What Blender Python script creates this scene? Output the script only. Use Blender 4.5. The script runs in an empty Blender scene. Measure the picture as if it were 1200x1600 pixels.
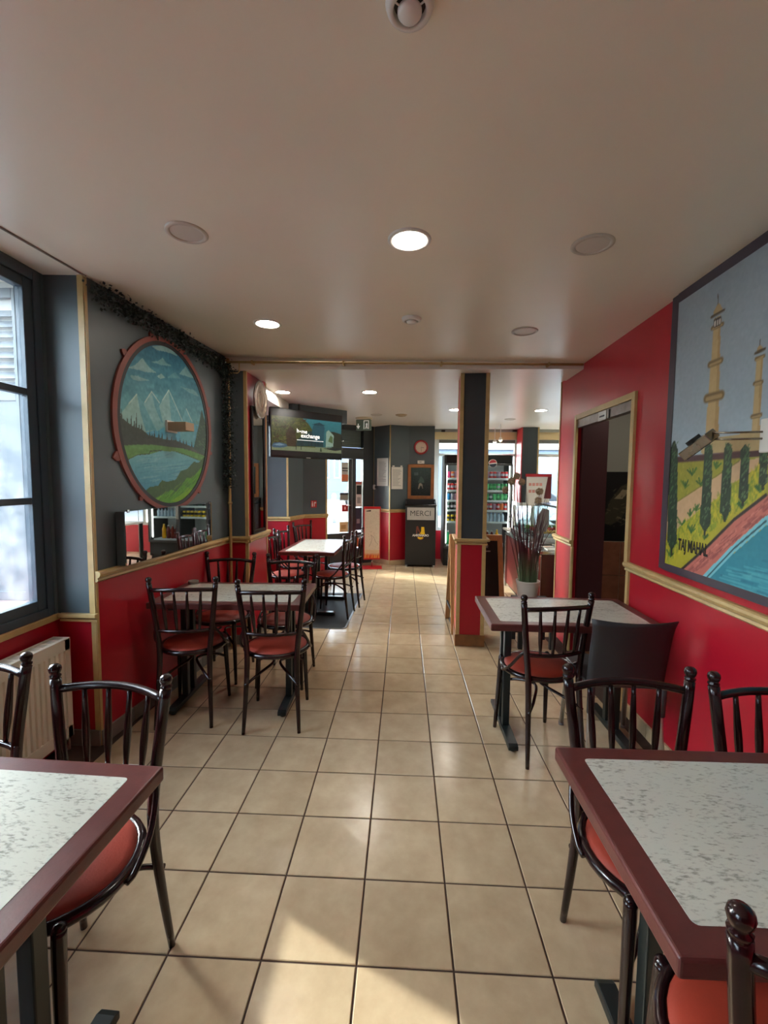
import bpy, bmesh, math, random
import numpy as np
from mathutils import Vector, Matrix, Euler

C = bpy.context.scene
PI = math.pi
rnd = random.Random(7)

# ------------------------------------------------------------------ camera
W_PX, H_PX = 1200, 1600
F_PX, PITCH, YAW, ROLL, EYE = 693.58, -0.072300, -0.044406, 0.0088105, 1.50262


def cam_axes():
    f = np.array([math.sin(YAW) * math.cos(PITCH), math.cos(YAW) * math.cos(PITCH), math.sin(PITCH)])
    r = np.array([math.cos(YAW), -math.sin(YAW), 0.0])
    u = np.cross(r, f)
    r2 = math.cos(ROLL) * r + math.sin(ROLL) * u
    u2 = -math.sin(ROLL) * r + math.cos(ROLL) * u
    return r2, u2, f


RX, UX, FX = cam_axes()
cam = bpy.data.objects.new('camera', bpy.data.cameras.new('camera'))
C.collection.objects.link(cam)
cam.data.sensor_width = 36.0
cam.data.lens = F_PX * 36.0 / H_PX
cam.data.clip_start = 0.02
cam.data.clip_end = 300
cam.matrix_world = Matrix(((RX[0], UX[0], -FX[0], 0), (RX[1], UX[1], -FX[1], 0), (RX[2], UX[2], -FX[2], EYE), (0, 0, 0, 1)))
C.camera = cam

# ------------------------------------------------------------------ view, sky, sun
C.view_settings.view_transform = 'Standard'
C.view_settings.look = 'None'
C.view_settings.exposure = 0.0
C.view_settings.gamma = 1.0
C.view_settings.use_curve_mapping = False
C.cycles.transparent_max_bounces = 32

SUN_DIR = Vector((1.0, -0.49, -0.555)).normalized()
SKY_STRENGTH = 6.0
SUN_STRENGTH = 12.0
LAMP = 85.0

world = bpy.data.worlds.new('sky')
C.world = world
world.use_nodes = True
wn = world.node_tree
bg = wn.nodes['Background']
sky = wn.nodes.new('ShaderNodeTexSky')
sky.sky_type = 'NISHITA'
sky.sun_disc = False
sky.sun_elevation = math.asin(-SUN_DIR.z)
sky.sun_rotation = math.atan2(-SUN_DIR.x, -SUN_DIR.y)
sky.air_density = 1.0
sky.dust_density = 2.0
hsv = wn.nodes.new('ShaderNodeHueSaturation')
hsv.inputs['Saturation'].default_value = 0.45
wn.links.new(sky.outputs[0], hsv.inputs['Color'])
wn.links.new(hsv.outputs[0], bg.inputs[0])
bg.inputs[1].default_value = SKY_STRENGTH

sun = bpy.data.objects.new('sun', bpy.data.lights.new('sun', 'SUN'))
C.collection.objects.link(sun)
sun.data.energy = SUN_STRENGTH
sun.data.angle = 0.014
sun.data.color = (1.0, 0.94, 0.85)
sun.rotation_euler = SUN_DIR.to_track_quat('-Z', 'Y').to_euler()
sun.location = (-6, 6, 8)


# ------------------------------------------------------------------ materials
def lin(c):
    c = np.asarray(c, float) / 255.0
    return np.where(c <= 0.04045, c / 12.92, ((c + 0.055) / 1.055) ** 2.4)


def rgba(c):
    l = lin(c)
    return (float(l[0]), float(l[1]), float(l[2]), 1.0)


MATS = {}


def mat(name, col, rough=0.5, metal=0.0, coat=0.0, spec=0.5, var=0.0, vscale=6.0, bump=0.0, bscale=60.0, emit=0.0, ecol=None,
        stretch=(1, 1, 1), col2=None, sheen=0.0, rvar=0.0):
    if name in MATS:
        return MATS[name]
    m = bpy.data.materials.new(name)
    m.use_nodes = True
    nt = m.node_tree
    b = nt.nodes['Principled BSDF']
    b.inputs['Base Color'].default_value = rgba(col)
    b.inputs['Roughness'].default_value = rough
    b.inputs['Metallic'].default_value = metal
    b.inputs['Specular IOR Level'].default_value = spec
    b.inputs['Coat Weight'].default_value = coat
    b.inputs['Coat Roughness'].default_value = 0.08
    if sheen:
        b.inputs['Sheen Weight'].default_value = sheen
        b.inputs['Sheen Roughness'].default_value = 0.4
    if emit:
        b.inputs['Emission Color'].default_value = rgba(ecol or col)
        b.inputs['Emission Strength'].default_value = emit
    if var or bump or rvar:
        tc = nt.nodes.new('ShaderNodeTexCoord')
        mp = nt.nodes.new('ShaderNodeMapping')
        mp.inputs['Scale'].default_value = stretch
        nt.links.new(tc.outputs['Object'], mp.inputs[0])
    if var or rvar:
        nz = nt.nodes.new('ShaderNodeTexNoise')
        nz.inputs['Scale'].default_value = vscale
        nz.inputs['Detail'].default_value = 5
        nt.links.new(mp.outputs[0], nz.inputs['Vector'])
    if var:
        mx = nt.nodes.new('ShaderNodeMix')
        mx.data_type = 'RGBA'
        c = np.asarray(col, float)
        lo = rgba(np.clip(c * (1 - var), 0, 255))
        hi = rgba(np.clip(c * (1 + var), 0, 255)) if col2 is None else rgba(col2)
        mx.inputs[6].default_value = lo
        mx.inputs[7].default_value = hi
        nt.links.new(nz.outputs['Fac'], mx.inputs[0])
        nt.links.new(mx.outputs[2], b.inputs['Base Color'])
    if rvar:
        mr = nt.nodes.new('ShaderNodeMapRange')
        mr.inputs[3].default_value = max(0.02, rough - rvar)
        mr.inputs[4].default_value = min(1.0, rough + rvar)
        nt.links.new(nz.outputs['Fac'], mr.inputs[0])
        nt.links.new(mr.outputs[0], b.inputs['Roughness'])
    if bump:
        n2 = nt.nodes.new('ShaderNodeTexNoise')
        n2.inputs['Scale'].default_value = bscale
        n2.inputs['Detail'].default_value = 3
        nt.links.new(mp.outputs[0], n2.inputs['Vector'])
        bp = nt.nodes.new('ShaderNodeBump')
        bp.inputs['Strength'].default_value = bump
        bp.inputs['Distance'].default_value = 0.004
        nt.links.new(n2.outputs['Fac'], bp.inputs['Height'])
        nt.links.new(bp.outputs[0], b.inputs['Normal'])
    MATS[name] = m
    return m


def paint_mat(name, rough=0.5, emit=0.0, spec=0.5):
    """Colour from the mesh's own painted colour attribute."""
    m = bpy.data.materials.new(name)
    m.use_nodes = True
    nt = m.node_tree
    b = nt.nodes['Principled BSDF']
    at = nt.nodes.new('ShaderNodeVertexColor')
    at.layer_name = 'Col'
    if emit:
        b.inputs['Base Color'].default_value = (.01, .01, .011, 1)
    else:
        nt.links.new(at.outputs[0], b.inputs['Base Color'])
    b.inputs['Roughness'].default_value = rough
    b.inputs['Specular IOR Level'].default_value = spec
    if emit:
        nt.links.new(at.outputs[0], b.inputs['Emission Color'])
        b.inputs['Emission Strength'].default_value = emit
    return m


def glass_mat(name, tint=(235, 242, 245), dirt=0.0):
    m = bpy.data.materials.new(name)
    m.use_nodes = True
    nt = m.node_tree
    for n in list(nt.nodes):
        if n.type == 'BSDF_PRINCIPLED':
            nt.nodes.remove(n)
    out = [n for n in nt.nodes if n.type == 'OUTPUT_MATERIAL'][0]
    tr = nt.nodes.new('ShaderNodeBsdfTransparent')
    tr.inputs[0].default_value = rgba(tint)
    gl = nt.nodes.new('ShaderNodeBsdfGlossy')
    gl.inputs['Roughness'].default_value = 0.02
    lw = nt.nodes.new('ShaderNodeLayerWeight')
    pw = nt.nodes.new('ShaderNodeMath')
    pw.operation = 'POWER'
    pw.inputs[1].default_value = 5.0
    fr = nt.nodes.new('ShaderNodeMath')
    fr.operation = 'MULTIPLY_ADD'
    fr.inputs[1].default_value = 0.75
    fr.inputs[2].default_value = 0.025
    nt.links.new(lw.outputs['Facing'], pw.inputs[0])
    nt.links.new(pw.outputs[0], fr.inputs[0])
    mx = nt.nodes.new('ShaderNodeMixShader')
    nt.links.new(fr.outputs[0], mx.inputs[0])
    nt.links.new(tr.outputs[0], mx.inputs[1])
    nt.links.new(gl.outputs[0], mx.inputs[2])
    last = mx
    if dirt:
        df = nt.nodes.new('ShaderNodeBsdfTranslucent')
        df.inputs[0].default_value = rgba((225, 230, 230))
        tc = nt.nodes.new('ShaderNodeTexCoord')
        nz = nt.nodes.new('ShaderNodeTexNoise')
        nz.inputs['Scale'].default_value = 9
        nz.inputs['Detail'].default_value = 6
        nt.links.new(tc.outputs['Object'], nz.inputs['Vector'])
        mr = nt.nodes.new('ShaderNodeMapRange')
        mr.inputs[1].default_value = 0.35
        mr.inputs[2].default_value = 0.75
        mr.inputs[3].default_value = 0.0
        mr.inputs[4].default_value = dirt
        nt.links.new(nz.outputs['Fac'], mr.inputs[0])
        m2 = nt.nodes.new('ShaderNodeMixShader')
        nt.links.new(mr.outputs[0], m2.inputs[0])
        nt.links.new(mx.outputs[0], m2.inputs[1])
        nt.links.new(df.outputs[0], m2.inputs[2])
        last = m2
    nt.links.new(last.outputs[0], out.inputs[0])
    return m


def tile_mat(name, c1, c2, rough=0.22):
    m = bpy.data.materials.new(name)
    m.use_nodes = True
    nt = m.node_tree
    b = nt.nodes['Principled BSDF']
    oi = nt.nodes.new('ShaderNodeObjectInfo')
    tc = nt.nodes.new('ShaderNodeTexCoord')
    ad = nt.nodes.new('ShaderNodeVectorMath')
    ad.operation = 'ADD'
    sc = nt.nodes.new('ShaderNodeVectorMath')
    sc.operation = 'SCALE'
    sc.inputs[3].default_value = 37.0
    nt.links.new(oi.outputs['Location'], sc.inputs[0])
    nt.links.new(tc.outputs['Object'], ad.inputs[0])
    nt.links.new(sc.outputs[0], ad.inputs[1])
    nz = nt.nodes.new('ShaderNodeTexNoise')
    nz.inputs['Scale'].default_value = 7
    nz.inputs['Detail'].default_value = 7
    nz.inputs['Roughness'].default_value = 0.62
    nt.links.new(ad.outputs[0], nz.inputs['Vector'])
    rp = nt.nodes.new('ShaderNodeValToRGB')
    rp.color_ramp.elements[0].position = 0.3
    rp.color_ramp.elements[0].color = rgba(c1)
    rp.color_ramp.elements[1].position = 0.7
    rp.color_ramp.elements[1].color = rgba(c2)
    nt.links.new(nz.outputs['Fac'], rp.inputs[0])
    hs = nt.nodes.new('ShaderNodeHueSaturation')
    mr = nt.nodes.new('ShaderNodeMapRange')
    mr.inputs[3].default_value = 0.93
    mr.inputs[4].default_value = 1.05
    nt.links.new(oi.outputs['Random'], mr.inputs[0])
    nt.links.new(mr.outputs[0], hs.inputs['Value'])
    nt.links.new(rp.outputs[0], hs.inputs['Color'])
    nt.links.new(hs.outputs[0], b.inputs['Base Color'])
    b.inputs['Roughness'].default_value = rough
    b.inputs['Specular IOR Level'].default_value = 0.45
    n2 = nt.nodes.new('ShaderNodeTexNoise')
    n2.inputs['Scale'].default_value = 14
    nt.links.new(ad.outputs[0], n2.inputs['Vector'])
    bp = nt.nodes.new('ShaderNodeBump')
    bp.inputs['Strength'].default_value = 0.12
    bp.inputs['Distance'].default_value = 0.01
    nt.links.new(n2.outputs['Fac'], bp.inputs['Height'])
    nt.links.new(bp.outputs[0], b.inputs['Normal'])
    return m


def laminate_mat(name):
    """Off-white laminate with grey-green flecks that run diagonally."""
    m = bpy.data.materials.new(name)
    m.use_nodes = True
    nt = m.node_tree
    b = nt.nodes['Principled BSDF']
    tc = nt.nodes.new('ShaderNodeTexCoord')
    mp = nt.nodes.new('ShaderNodeMapping')
    mp.inputs['Rotation'].default_value = (0, 0, 0.6)
    mp.inputs['Scale'].default_value = (1.0, 2.6, 1.0)
    nt.links.new(tc.outputs['Object'], mp.inputs[0])
    n1 = nt.nodes.new('ShaderNodeTexNoise')
    n1.inputs['Scale'].default_value = 58
    n1.inputs['Detail'].default_value = 4
    n1.inputs['Roughness'].default_value = 0.6
    n2 = nt.nodes.new('ShaderNodeTexNoise')
    n2.inputs['Scale'].default_value = 9
    n2.inputs['Detail'].default_value = 3
    nt.links.new(mp.outputs[0], n1.inputs['Vector'])
    nt.links.new(mp.outputs[0], n2.inputs['Vector'])
    ml = nt.nodes.new('ShaderNodeMath')
    ml.operation = 'MULTIPLY_ADD'
    ml.inputs[1].default_value = 0.35
    nt.links.new(n2.outputs['Fac'], ml.inputs[0])
    nt.links.new(n1.outputs['Fac'], ml.inputs[2])
    rp = nt.nodes.new('ShaderNodeValToRGB')
    e = rp.color_ramp.elements
    e[0].position = 0.70
    e[0].color = rgba((202, 203, 192))
    e[1].position = 0.88
    e[1].color = rgba((150, 150, 140))
    k = e.new(0.76)
    k.color = rgba((190, 190, 180))
    nt.links.new(ml.outputs[0], rp.inputs[0])
    nt.links.new(rp.outputs[0], b.inputs['Base Color'])
    b.inputs['Roughness'].default_value = 0.22
    return m


GREY = mat('grey wall paint', (78, 90, 94), 0.42, var=0.05, vscale=4, bump=0.15, bscale=18)
RED = mat('red wall paint', (170, 18, 38), 0.36, var=0.06, vscale=3, bump=0.10, bscale=16)
CEIL = mat('satin ceiling paint', (234, 226, 208), 0.30, spec=0.5, var=0.02, vscale=2, bump=0.10, bscale=5)
CEIL_F = mat('front ceiling paint', (232, 226, 215), 0.30, var=0.02, vscale=2, bump=0.12, bscale=5)
GREY_SHADE = mat('shaded grey pillar paint', (52, 60, 64), 0.42, var=0.05, vscale=4, bump=0.12, bscale=18)  # wall grey darkened: the pillars' shade is put into the colour
WHITE = mat('white paint', (225, 222, 214), 0.45)
GOLD = mat('gold moulding paint', (186, 158, 104), 0.42, var=0.12, vscale=12)
GOLD_D = mat('brown gilt base', (120, 78, 44), 0.35, var=0.3, vscale=14)
WOOD = mat('dark mahogany lacquer', (30, 11, 13), 0.22, coat=0.3, spec=0.4, var=0.15, vscale=18, stretch=(1, 1, 0.2))
SEAT = mat('rust velvet seat', (150, 48, 28), 0.6, sheen=0.0, var=0.12, vscale=9, bump=0.15, bscale=160)
EDGE = mat('maroon table edge', (92, 45, 42), 0.32, var=0.14, vscale=26, stretch=(1, 1, 1), bump=0.06, bscale=140)
LAM = laminate_mat('speckled laminate')
IRON = mat('green black metal', (30, 38, 38), 0.35, metal=0.2, rvar=0.1)
BLACK = mat('black plastic', (24, 24, 25), 0.45)
BLACK_G = mat('gloss black', (12, 12, 13), 0.2)
SHELL = mat('charcoal plastic shell', (44, 42, 43), 0.5, bump=0.1, bscale=220)
ALU = mat('brushed aluminium', (200, 198, 192), 0.32, metal=0.9)
STEEL = mat('stainless steel', (180, 182, 184), 0.25, metal=1.0, rvar=0.08)
CREAM = mat('cream radiator enamel', (226, 218, 200), 0.35)
WINF = mat('blue grey window paint', (66, 80, 90), 0.4, var=0.06, vscale=8)
DOORF = mat('dark grey door paint', (44, 50, 53), 0.4)
GLASS = glass_mat('window glass', dirt=0.05)
GLASS_C = glass_mat('clear glass', (240, 246, 246))
MIRROR = mat('mirror silver', (232, 234, 234), 0.015, metal=1.0)
GROUT = mat('dark grout', (62, 42, 32), 0.9, var=0.2, vscale=30)
TILE = tile_mat('beige floor tile', (172, 148, 117), (192, 170, 138))
TILE_B = tile_mat('brown wall tile', (120, 76, 54), (146, 98, 72))
SKIRT = mat('beige skirting tile', (196, 172, 134), 0.3, var=0.1, vscale=8)
SKIRT_G = mat('grey skirting tile', (118, 112, 104), 0.35, var=0.12, vscale=8)
GROUT_L = mat('pale grout', (176, 160, 134), 0.9)
PAPER = mat('paper', (222, 220, 212), 0.6)
INK = mat('ink', (40, 40, 42), 0.6)
WOOD_P = mat('pale pine', (196, 150, 98), 0.45, var=0.14, vscale=12, stretch=(6, 6, 0.6))
WOOD_O = mat('oak frame', (156, 98, 52), 0.42, var=0.18, vscale=14)
CHALK = mat('chalkboard', (16, 17, 17), 0.55)
GREYB = mat('grey board', (176, 172, 164), 0.5, var=0.08, vscale=9)


def lampmat(name, strength, col=(255, 250, 240)):
    return mat(name, (255, 255, 255), 0.5, emit=strength, ecol=col)


# ------------------------------------------------------------------ mesh builder
class MB:
    def __init__(s):
        s.v, s.f, s.m, s.sm = [], [], [], []

    def add(s, verts, faces, mi=0, smooth=False):
        o = len(s.v)
        s.v += [tuple(map(float, p)) for p in verts]
        for f in faces:
            s.f.append(tuple(i + o for i in f))
            s.m.append(mi)
            s.sm.append(smooth)
        return s

    def box(s, x0, x1, y0, y1, z0, z1, mi=0):
        x0, x1 = min(x0, x1), max(x0, x1)
        y0, y1 = min(y0, y1), max(y0, y1)
        z0, z1 = min(z0, z1), max(z0, z1)
        v = [(x0, y0, z0), (x1, y0, z0), (x1, y1, z0), (x0, y1, z0), (x0, y0, z1), (x1, y0, z1), (x1, y1, z1), (x0, y1, z1)]
        f = [(0, 3, 2, 1), (4, 5, 6, 7), (0, 1, 5, 4), (1, 2, 6, 5), (2, 3, 7, 6), (3, 0, 4, 7)]
        return s.add(v, f, mi)

    def prism(s, poly, z0, z1, mi=0):
        """Polygon in x, y (counter-clockwise) raised from z0 to z1."""
        n = len(poly)
        v = [(x, y, z0) for x, y in poly] + [(x, y, z1) for x, y in poly]
        f = [tuple(range(n - 1, -1, -1)), tuple(range(n, 2 * n))]
        f += [(i, (i + 1) % n, n + (i + 1) % n, n + i) for i in range(n)]
        return s.add(v, f, mi)

    def plate(s, poly, y0, y1, mi=0):
        """Polygon in x, z given thickness in y."""
        n = len(poly)
        v = [(x, y0, z) for x, z in poly] + [(x, y1, z) for x, z in poly]
        f = [tuple(range(n)), tuple(range(2 * n - 1, n - 1, -1))]
        f += [((i + 1) % n, i, n + i, n + (i + 1) % n) for i in range(n)]
        return s.add(v, f, mi)

    def rail(s, prof, x0, x1, mi=0):
        """Profile in (y, z) run along x."""
        n = len(prof)
        v = [(x0, y, z) for y, z in prof] + [(x1, y, z) for y, z in prof]
        f = [tuple(range(n)), tuple(range(2 * n - 1, n - 1, -1))]
        f += [((i + 1) % n, i, n + i, n + (i + 1) % n) for i in range(n)]
        return s.add(v, f, mi)

    def lathe(s, prof, seg=24, c=(0, 0), mi=0, axis='z'):
        """Profile of (radius, height)."""
        n = len(prof)
        v, f = [], []
        for i in range(seg):
            a = 2 * PI * i / seg
            for r, h in prof:
                if axis == 'z':
                    v.append((c[0] + r * math.cos(a), c[1] + r * math.sin(a), h))
                else:  # around y: c = (x, z), height along -y
                    v.append((c[0] + r * math.cos(a), -h, c[1] + r * math.sin(a)))
        for i in range(seg):
            j = (i + 1) % seg
            for k in range(n - 1):
                f.append((i * n + k, j * n + k, j * n + k + 1, i * n + k + 1))
        return s.add(v, f, mi, True)

    def tube(s, pts, rad, seg=10, mi=0, cap=True):
        pts = [np.array(p, float) for p in pts]
        n = len(pts)
        if not hasattr(rad, '__len__'):
            rad = [rad] * n
        t = [pts[min(i + 1, n - 1)] - pts[max(i - 1, 0)] for i in range(n)]
        t = [a / (np.linalg.norm(a) + 1e-12) for a in t]
        ref = np.array([0, 0, 1.0]) if abs(t[0][2]) < 0.9 else np.array([1.0, 0, 0])
        a = np.cross(t[0], ref)
        a /= np.linalg.norm(a)
        v, f = [], []
        for i in range(n):
            a = a - t[i] * (a @ t[i])
            a /= np.linalg.norm(a)
            b = np.cross(t[i], a)
            for k in range(seg):
                w = 2 * PI * k / seg
                v.append(pts[i] + rad[i] * (math.cos(w) * a + math.sin(w) * b))
        for i in range(n - 1):
            for k in range(seg):
                l = (k + 1) % seg
                f.append((i * seg + k, i * seg + l, (i + 1) * seg + l, (i + 1) * seg + k))
        if cap:
            f.append(tuple(range(seg - 1, -1, -1)))
            f.append(tuple((n - 1) * seg + k for k in range(seg)))
        return s.add(v, f, mi, True)

    def ball(s, c, r, u=14, w=9, mi=0, sz=1.0):
        prof = [(max(1e-4, r * math.sin(PI * k / w)), c[2] - sz * r * math.cos(PI * k / w)) for k in range(w + 1)]
        return s.lathe(prof, u, (c[0], c[1]), mi)

    def build(s, name, mats, parent=None, bevel=0.0, seg=2):
        me = bpy.data.meshes.new(name)
        me.from_pydata(s.v, [], s.f)
        if not isinstance(mats, (list, tuple)):
            mats = [mats]
        for m in mats:
            me.materials.append(m)
        me.polygons.foreach_set('material_index', s.m)
        me.polygons.foreach_set('use_smooth', s.sm)
        me.update()
        bm = bmesh.new()
        bm.from_mesh(me)
        bmesh.ops.remove_doubles(bm, verts=bm.verts, dist=1e-6)
        bmesh.ops.recalc_face_normals(bm, faces=bm.faces)
        bm.to_mesh(me)
        bm.free()
        o = bpy.data.objects.new(name, me)
        C.collection.objects.link(o)
        if parent is not None:
            o.parent = parent
        if bevel:
            b = o.modifiers.new('edge', 'BEVEL')
            b.width = bevel
            b.segments = seg
            b.limit_method = 'ANGLE'
            b.angle_limit = 0.7
            b.harden_normals = False
        return o


def tag(o, label, cat, group=None):
    o['label'] = label
    o['category'] = cat
    if group:
        o['group'] = group
    return o


def thing(name, label, cat, loc=(0, 0, 0), rotz=0.0, group=None):
    o = bpy.data.objects.new(name, None)
    o.empty_display_size = 0.1
    C.collection.objects.link(o)
    o.location = loc
    o.rotation_euler = (0, 0, rotz)
    return tag(o, label, cat, group)


def struct(o, parent=None):
    if o.parent is None:
        o['kind'] = 'structure'
    return o


def frame_at(name, p, d):
    """An empty whose x axis runs along d (towards the viewer's right hand), y into the wall, z up."""
    o = bpy.data.objects.new(name, None)
    o.empty_display_size = 0.1
    C.collection.objects.link(o)
    o.location = p
    o.rotation_euler = (0, 0, math.atan2(d[1], d[0]))
    return o


def put(o, p, d):
    o.location = p
    o.rotation_euler = (0, 0, math.atan2(d[1], d[0]))
    return o


def copy_tree(o, parent=None):
    c = o.copy()
    C.collection.objects.link(c)
    c.parent = parent
    for ch in list(o.children):
        copy_tree(ch, c)
    return c


def smooth_path(pts, n=6):
    """Catmull-Rom through the points."""
    P = [np.array(p, float) for p in pts]
    P = [2 * P[0] - P[1]] + P + [2 * P[-1] - P[-2]]
    out = []
    for i in range(1, len(P) - 2):
        for k in range(n):
            t = k / n
            a, b, c, d = P[i - 1], P[i], P[i + 1], P[i + 2]
            out.append(0.5 * ((2 * b) + (-a + c) * t + (2 * a - 5 * b + 4 * c - d) * t * t + (-a + 3 * b - 3 * c + d) * t ** 3))
    out.append(P[-2])
    return out


def text_obj(name, body, size, m, parent, loc, rot=(PI / 2, 0, 0), extrude=0.0004, flip=False, shear=0.0, align='CENTER', sx=1.0, offset=0.0, width=None):
    cu = bpy.data.curves.new(name, 'FONT')
    cu.body = body
    cu.size = size
    cu.extrude = extrude
    cu.shear = shear
    cu.offset = offset
    cu.align_x = align
    cu.align_y = 'CENTER'
    cu.resolution_u = 3
    t = bpy.data.objects.new(name, cu)
    C.collection.objects.link(t)
    dg = bpy.context.evaluated_depsgraph_get()
    me = bpy.data.meshes.new_from_object(t.evaluated_get(dg))
    bpy.data.objects.remove(t)
    if flip or sx != 1.0:
        me.transform(Matrix.Diagonal((-sx if flip else sx, 1, 1, 1)))
        if flip:
            me.flip_normals()
    if width:
        xs_ = [v_.co.x for v_ in me.vertices]
        k_ = width / (max(xs_) - min(xs_))
        me.transform(Matrix.Translation((-(max(xs_) + min(xs_)) / 2, 0, 0)))
        me.transform(Matrix.Diagonal((k_, k_, 1, 1)))
    me.materials.clear()
    me.materials.append(m)
    me.name = name
    o = bpy.data.objects.new(name, me)
    C.collection.objects.link(o)
    o.parent = parent
    o.location = loc
    o.rotation_euler = rot
    return o


# ------------------------------------------------------------------ painter for flat pictures
class Canvas:
    def __init__(s, u0, u1, v0, v1, nx, ny, base):
        s.u0, s.u1, s.v0, s.v1, s.nx, s.ny = u0, u1, v0, v1, nx, ny
        s.U, s.V = np.meshgrid(np.linspace(u0, u1, nx), np.linspace(v0, v1, ny))
        s.c = np.zeros((ny, nx, 3)) + np.asarray(base, float)
        s.rng = np.random.default_rng(3)

    def mask(s, poly):
        P = np.asarray(poly, float)
        ins = np.zeros(s.U.shape, bool)
        j = len(P) - 1
        for i in range(len(P)):
            xi, yi = P[i]
            xj, yj = P[j]
            if yi != yj:
                cr = ((yi > s.V) != (yj > s.V)) & (s.U < (xj - xi) * (s.V - yi) / (yj - yi) + xi)
                ins ^= cr
            j = i
        return ins

    def put(s, m, col, a=1.0, jit=0):
        col = np.asarray(col, float)
        m = m.astype(float) * a
        s.c = s.c * (1 - m[..., None]) + col * m[..., None]

    def poly(s, poly, col, a=1.0):
        s.put(s.mask(poly), col, a)

    def grad(s, poly, c0, c1, va, vb, ax='v'):
        m = s.mask(poly) if poly is not None else np.ones(s.U.shape, bool)
        q = s.V if ax == 'v' else s.U
        t = np.clip((q - va) / (vb - va), 0, 1)[..., None]
        col = np.asarray(c0, float) * (1 - t) + np.asarray(c1, float) * t
        s.c = np.where(m[..., None], col, s.c)

    def line(s, p, q, w, col, a=1.0):
        p, q = np.asarray(p, float), np.asarray(q, float)
        d = q - p
        L = max((d @ d), 1e-12)
        t = np.clip(((s.U - p[0]) * d[0] + (s.V - p[1]) * d[1]) / L, 0, 1)
        dist = np.hypot(s.U - p[0] - t * d[0], s.V - p[1] - t * d[1])
        s.put(np.clip((w / 2 - dist) / (0.25 * w) + 0.5, 0, 1), col, a)

    def path(s, pts, w, col, a=1.0):
        for p, q in zip(pts, pts[1:]):
            s.line(p, q, w, col, a)

    def noise(s, amp, cell=3, poly=None, sx=1):
        ny, nx = s.U.shape
        small = s.rng.normal(0, amp, (ny // cell + 2, nx // (cell * sx) + 2))
        big = np.kron(small, np.ones((cell, cell * sx)))[:ny, :nx]
        for _ in range(2):
            big = (big + np.roll(big, 1, 0) + np.roll(big, 1, 1) + np.roll(big, -1, 0) + np.roll(big, -1, 1)) / 5
        m = s.mask(poly) if poly is not None else 1.0
        s.c = np.clip(s.c + (big * m)[..., None], 0, 255)

    def saturate(s, k):
        g = s.c @ np.array([.3, .59, .11])
        s.c = np.clip(g[..., None] + (s.c - g[..., None]) * k, 0, 255)

    def mesh(s, name, m, parent, y=0.0, keep=None):
        nx, ny = s.nx, s.ny
        V = np.stack([s.U.ravel(), np.full(s.U.size, y), s.V.ravel()], 1)
        i, j = np.meshgrid(np.arange(nx - 1), np.arange(ny - 1))
        a = (j * nx + i).ravel()
        Fc = np.stack([a, a + 1, a + nx + 1, a + nx], 1)
        if keep is not None:
            Fc = Fc[keep.ravel()[Fc].all(1)]
            used = np.unique(Fc)
            re = np.full(len(V), -1)
            re[used] = np.arange(len(used))
            V, Fc = V[used], re[Fc]
            cols = s.c.reshape(-1, 3)[used]
        else:
            cols = s.c.reshape(-1, 3)
        me = bpy.data.meshes.new(name)
        me.vertices.add(len(V))
        me.vertices.foreach_set('co', V.ravel())
        me.loops.add(Fc.size)
        me.loops.foreach_set('vertex_index', Fc.ravel().astype(np.int32))
        me.polygons.add(len(Fc))
        me.polygons.foreach_set('loop_start', np.arange(0, Fc.size, 4, dtype=np.int32))
        me.update(calc_edges=True)
        ca = me.color_attributes.new('Col', 'FLOAT_COLOR', 'POINT')
        ca.data.foreach_set('color', np.concatenate([lin(cols), np.ones((len(cols), 1))], 1).ravel().astype(np.float32))
        me.materials.append(m)
        o = bpy.data.objects.new(name, me)
        C.collection.objects.link(o)
        o.parent = parent
        return o


# ------------------------------------------------------------------ plan of the rooms (metres, x right, y into the picture)
RAIL_TOP = 0.988
SPLIT = 0.95
SL = math.radians(4.9)
WL_P, WL_D = np.array([-1.682, 2.32]), np.array([math.sin(SL), math.cos(SL)])       # wall on the window side
WR_D = np.array([-0.02955, -0.99956])
WR_P = np.array([1.455, 2.904])                                                     # wall with the large painting


def wl(u, off=0.0):
    p = WL_P + WL_D * u
    return (p[0] + off * WL_D[1], p[1] - off * WL_D[0], 0.0)


def wr(s, off=0.0):
    p = WR_P + WR_D * s
    return (p[0] + off * WR_D[1], p[1] - off * WR_D[0], 0.0)


def ray(px, py):
    return (px - 600) / F_PX * RX - (py - 800) / F_PX * UX + FX


def on_wall(px, py, P, D, off=0.0):
    """Where the sight line through a pixel meets a wall: (distance along it, height)."""
    n = np.array([D[1], -D[0], 0.0])
    P3 = np.array([P[0], P[1], 0.0]) + n * off
    d = ray(px, py)
    o = np.array([0, 0, EYE])
    t = ((P3 - o) @ n) / (d @ n)
    q = o + t * d
    return ((q[:2] - P3[:2]) @ D, q[2])


RAIL_PROF = [(0.002, 0.930), (-0.012, 0.930), (-0.020, 0.938), (-0.016, 0.950), (-0.028, 0.958), (-0.034, 0.972), (-0.032, 0.984), (-0.022, 0.990), (0.002, 0.990)]


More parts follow.
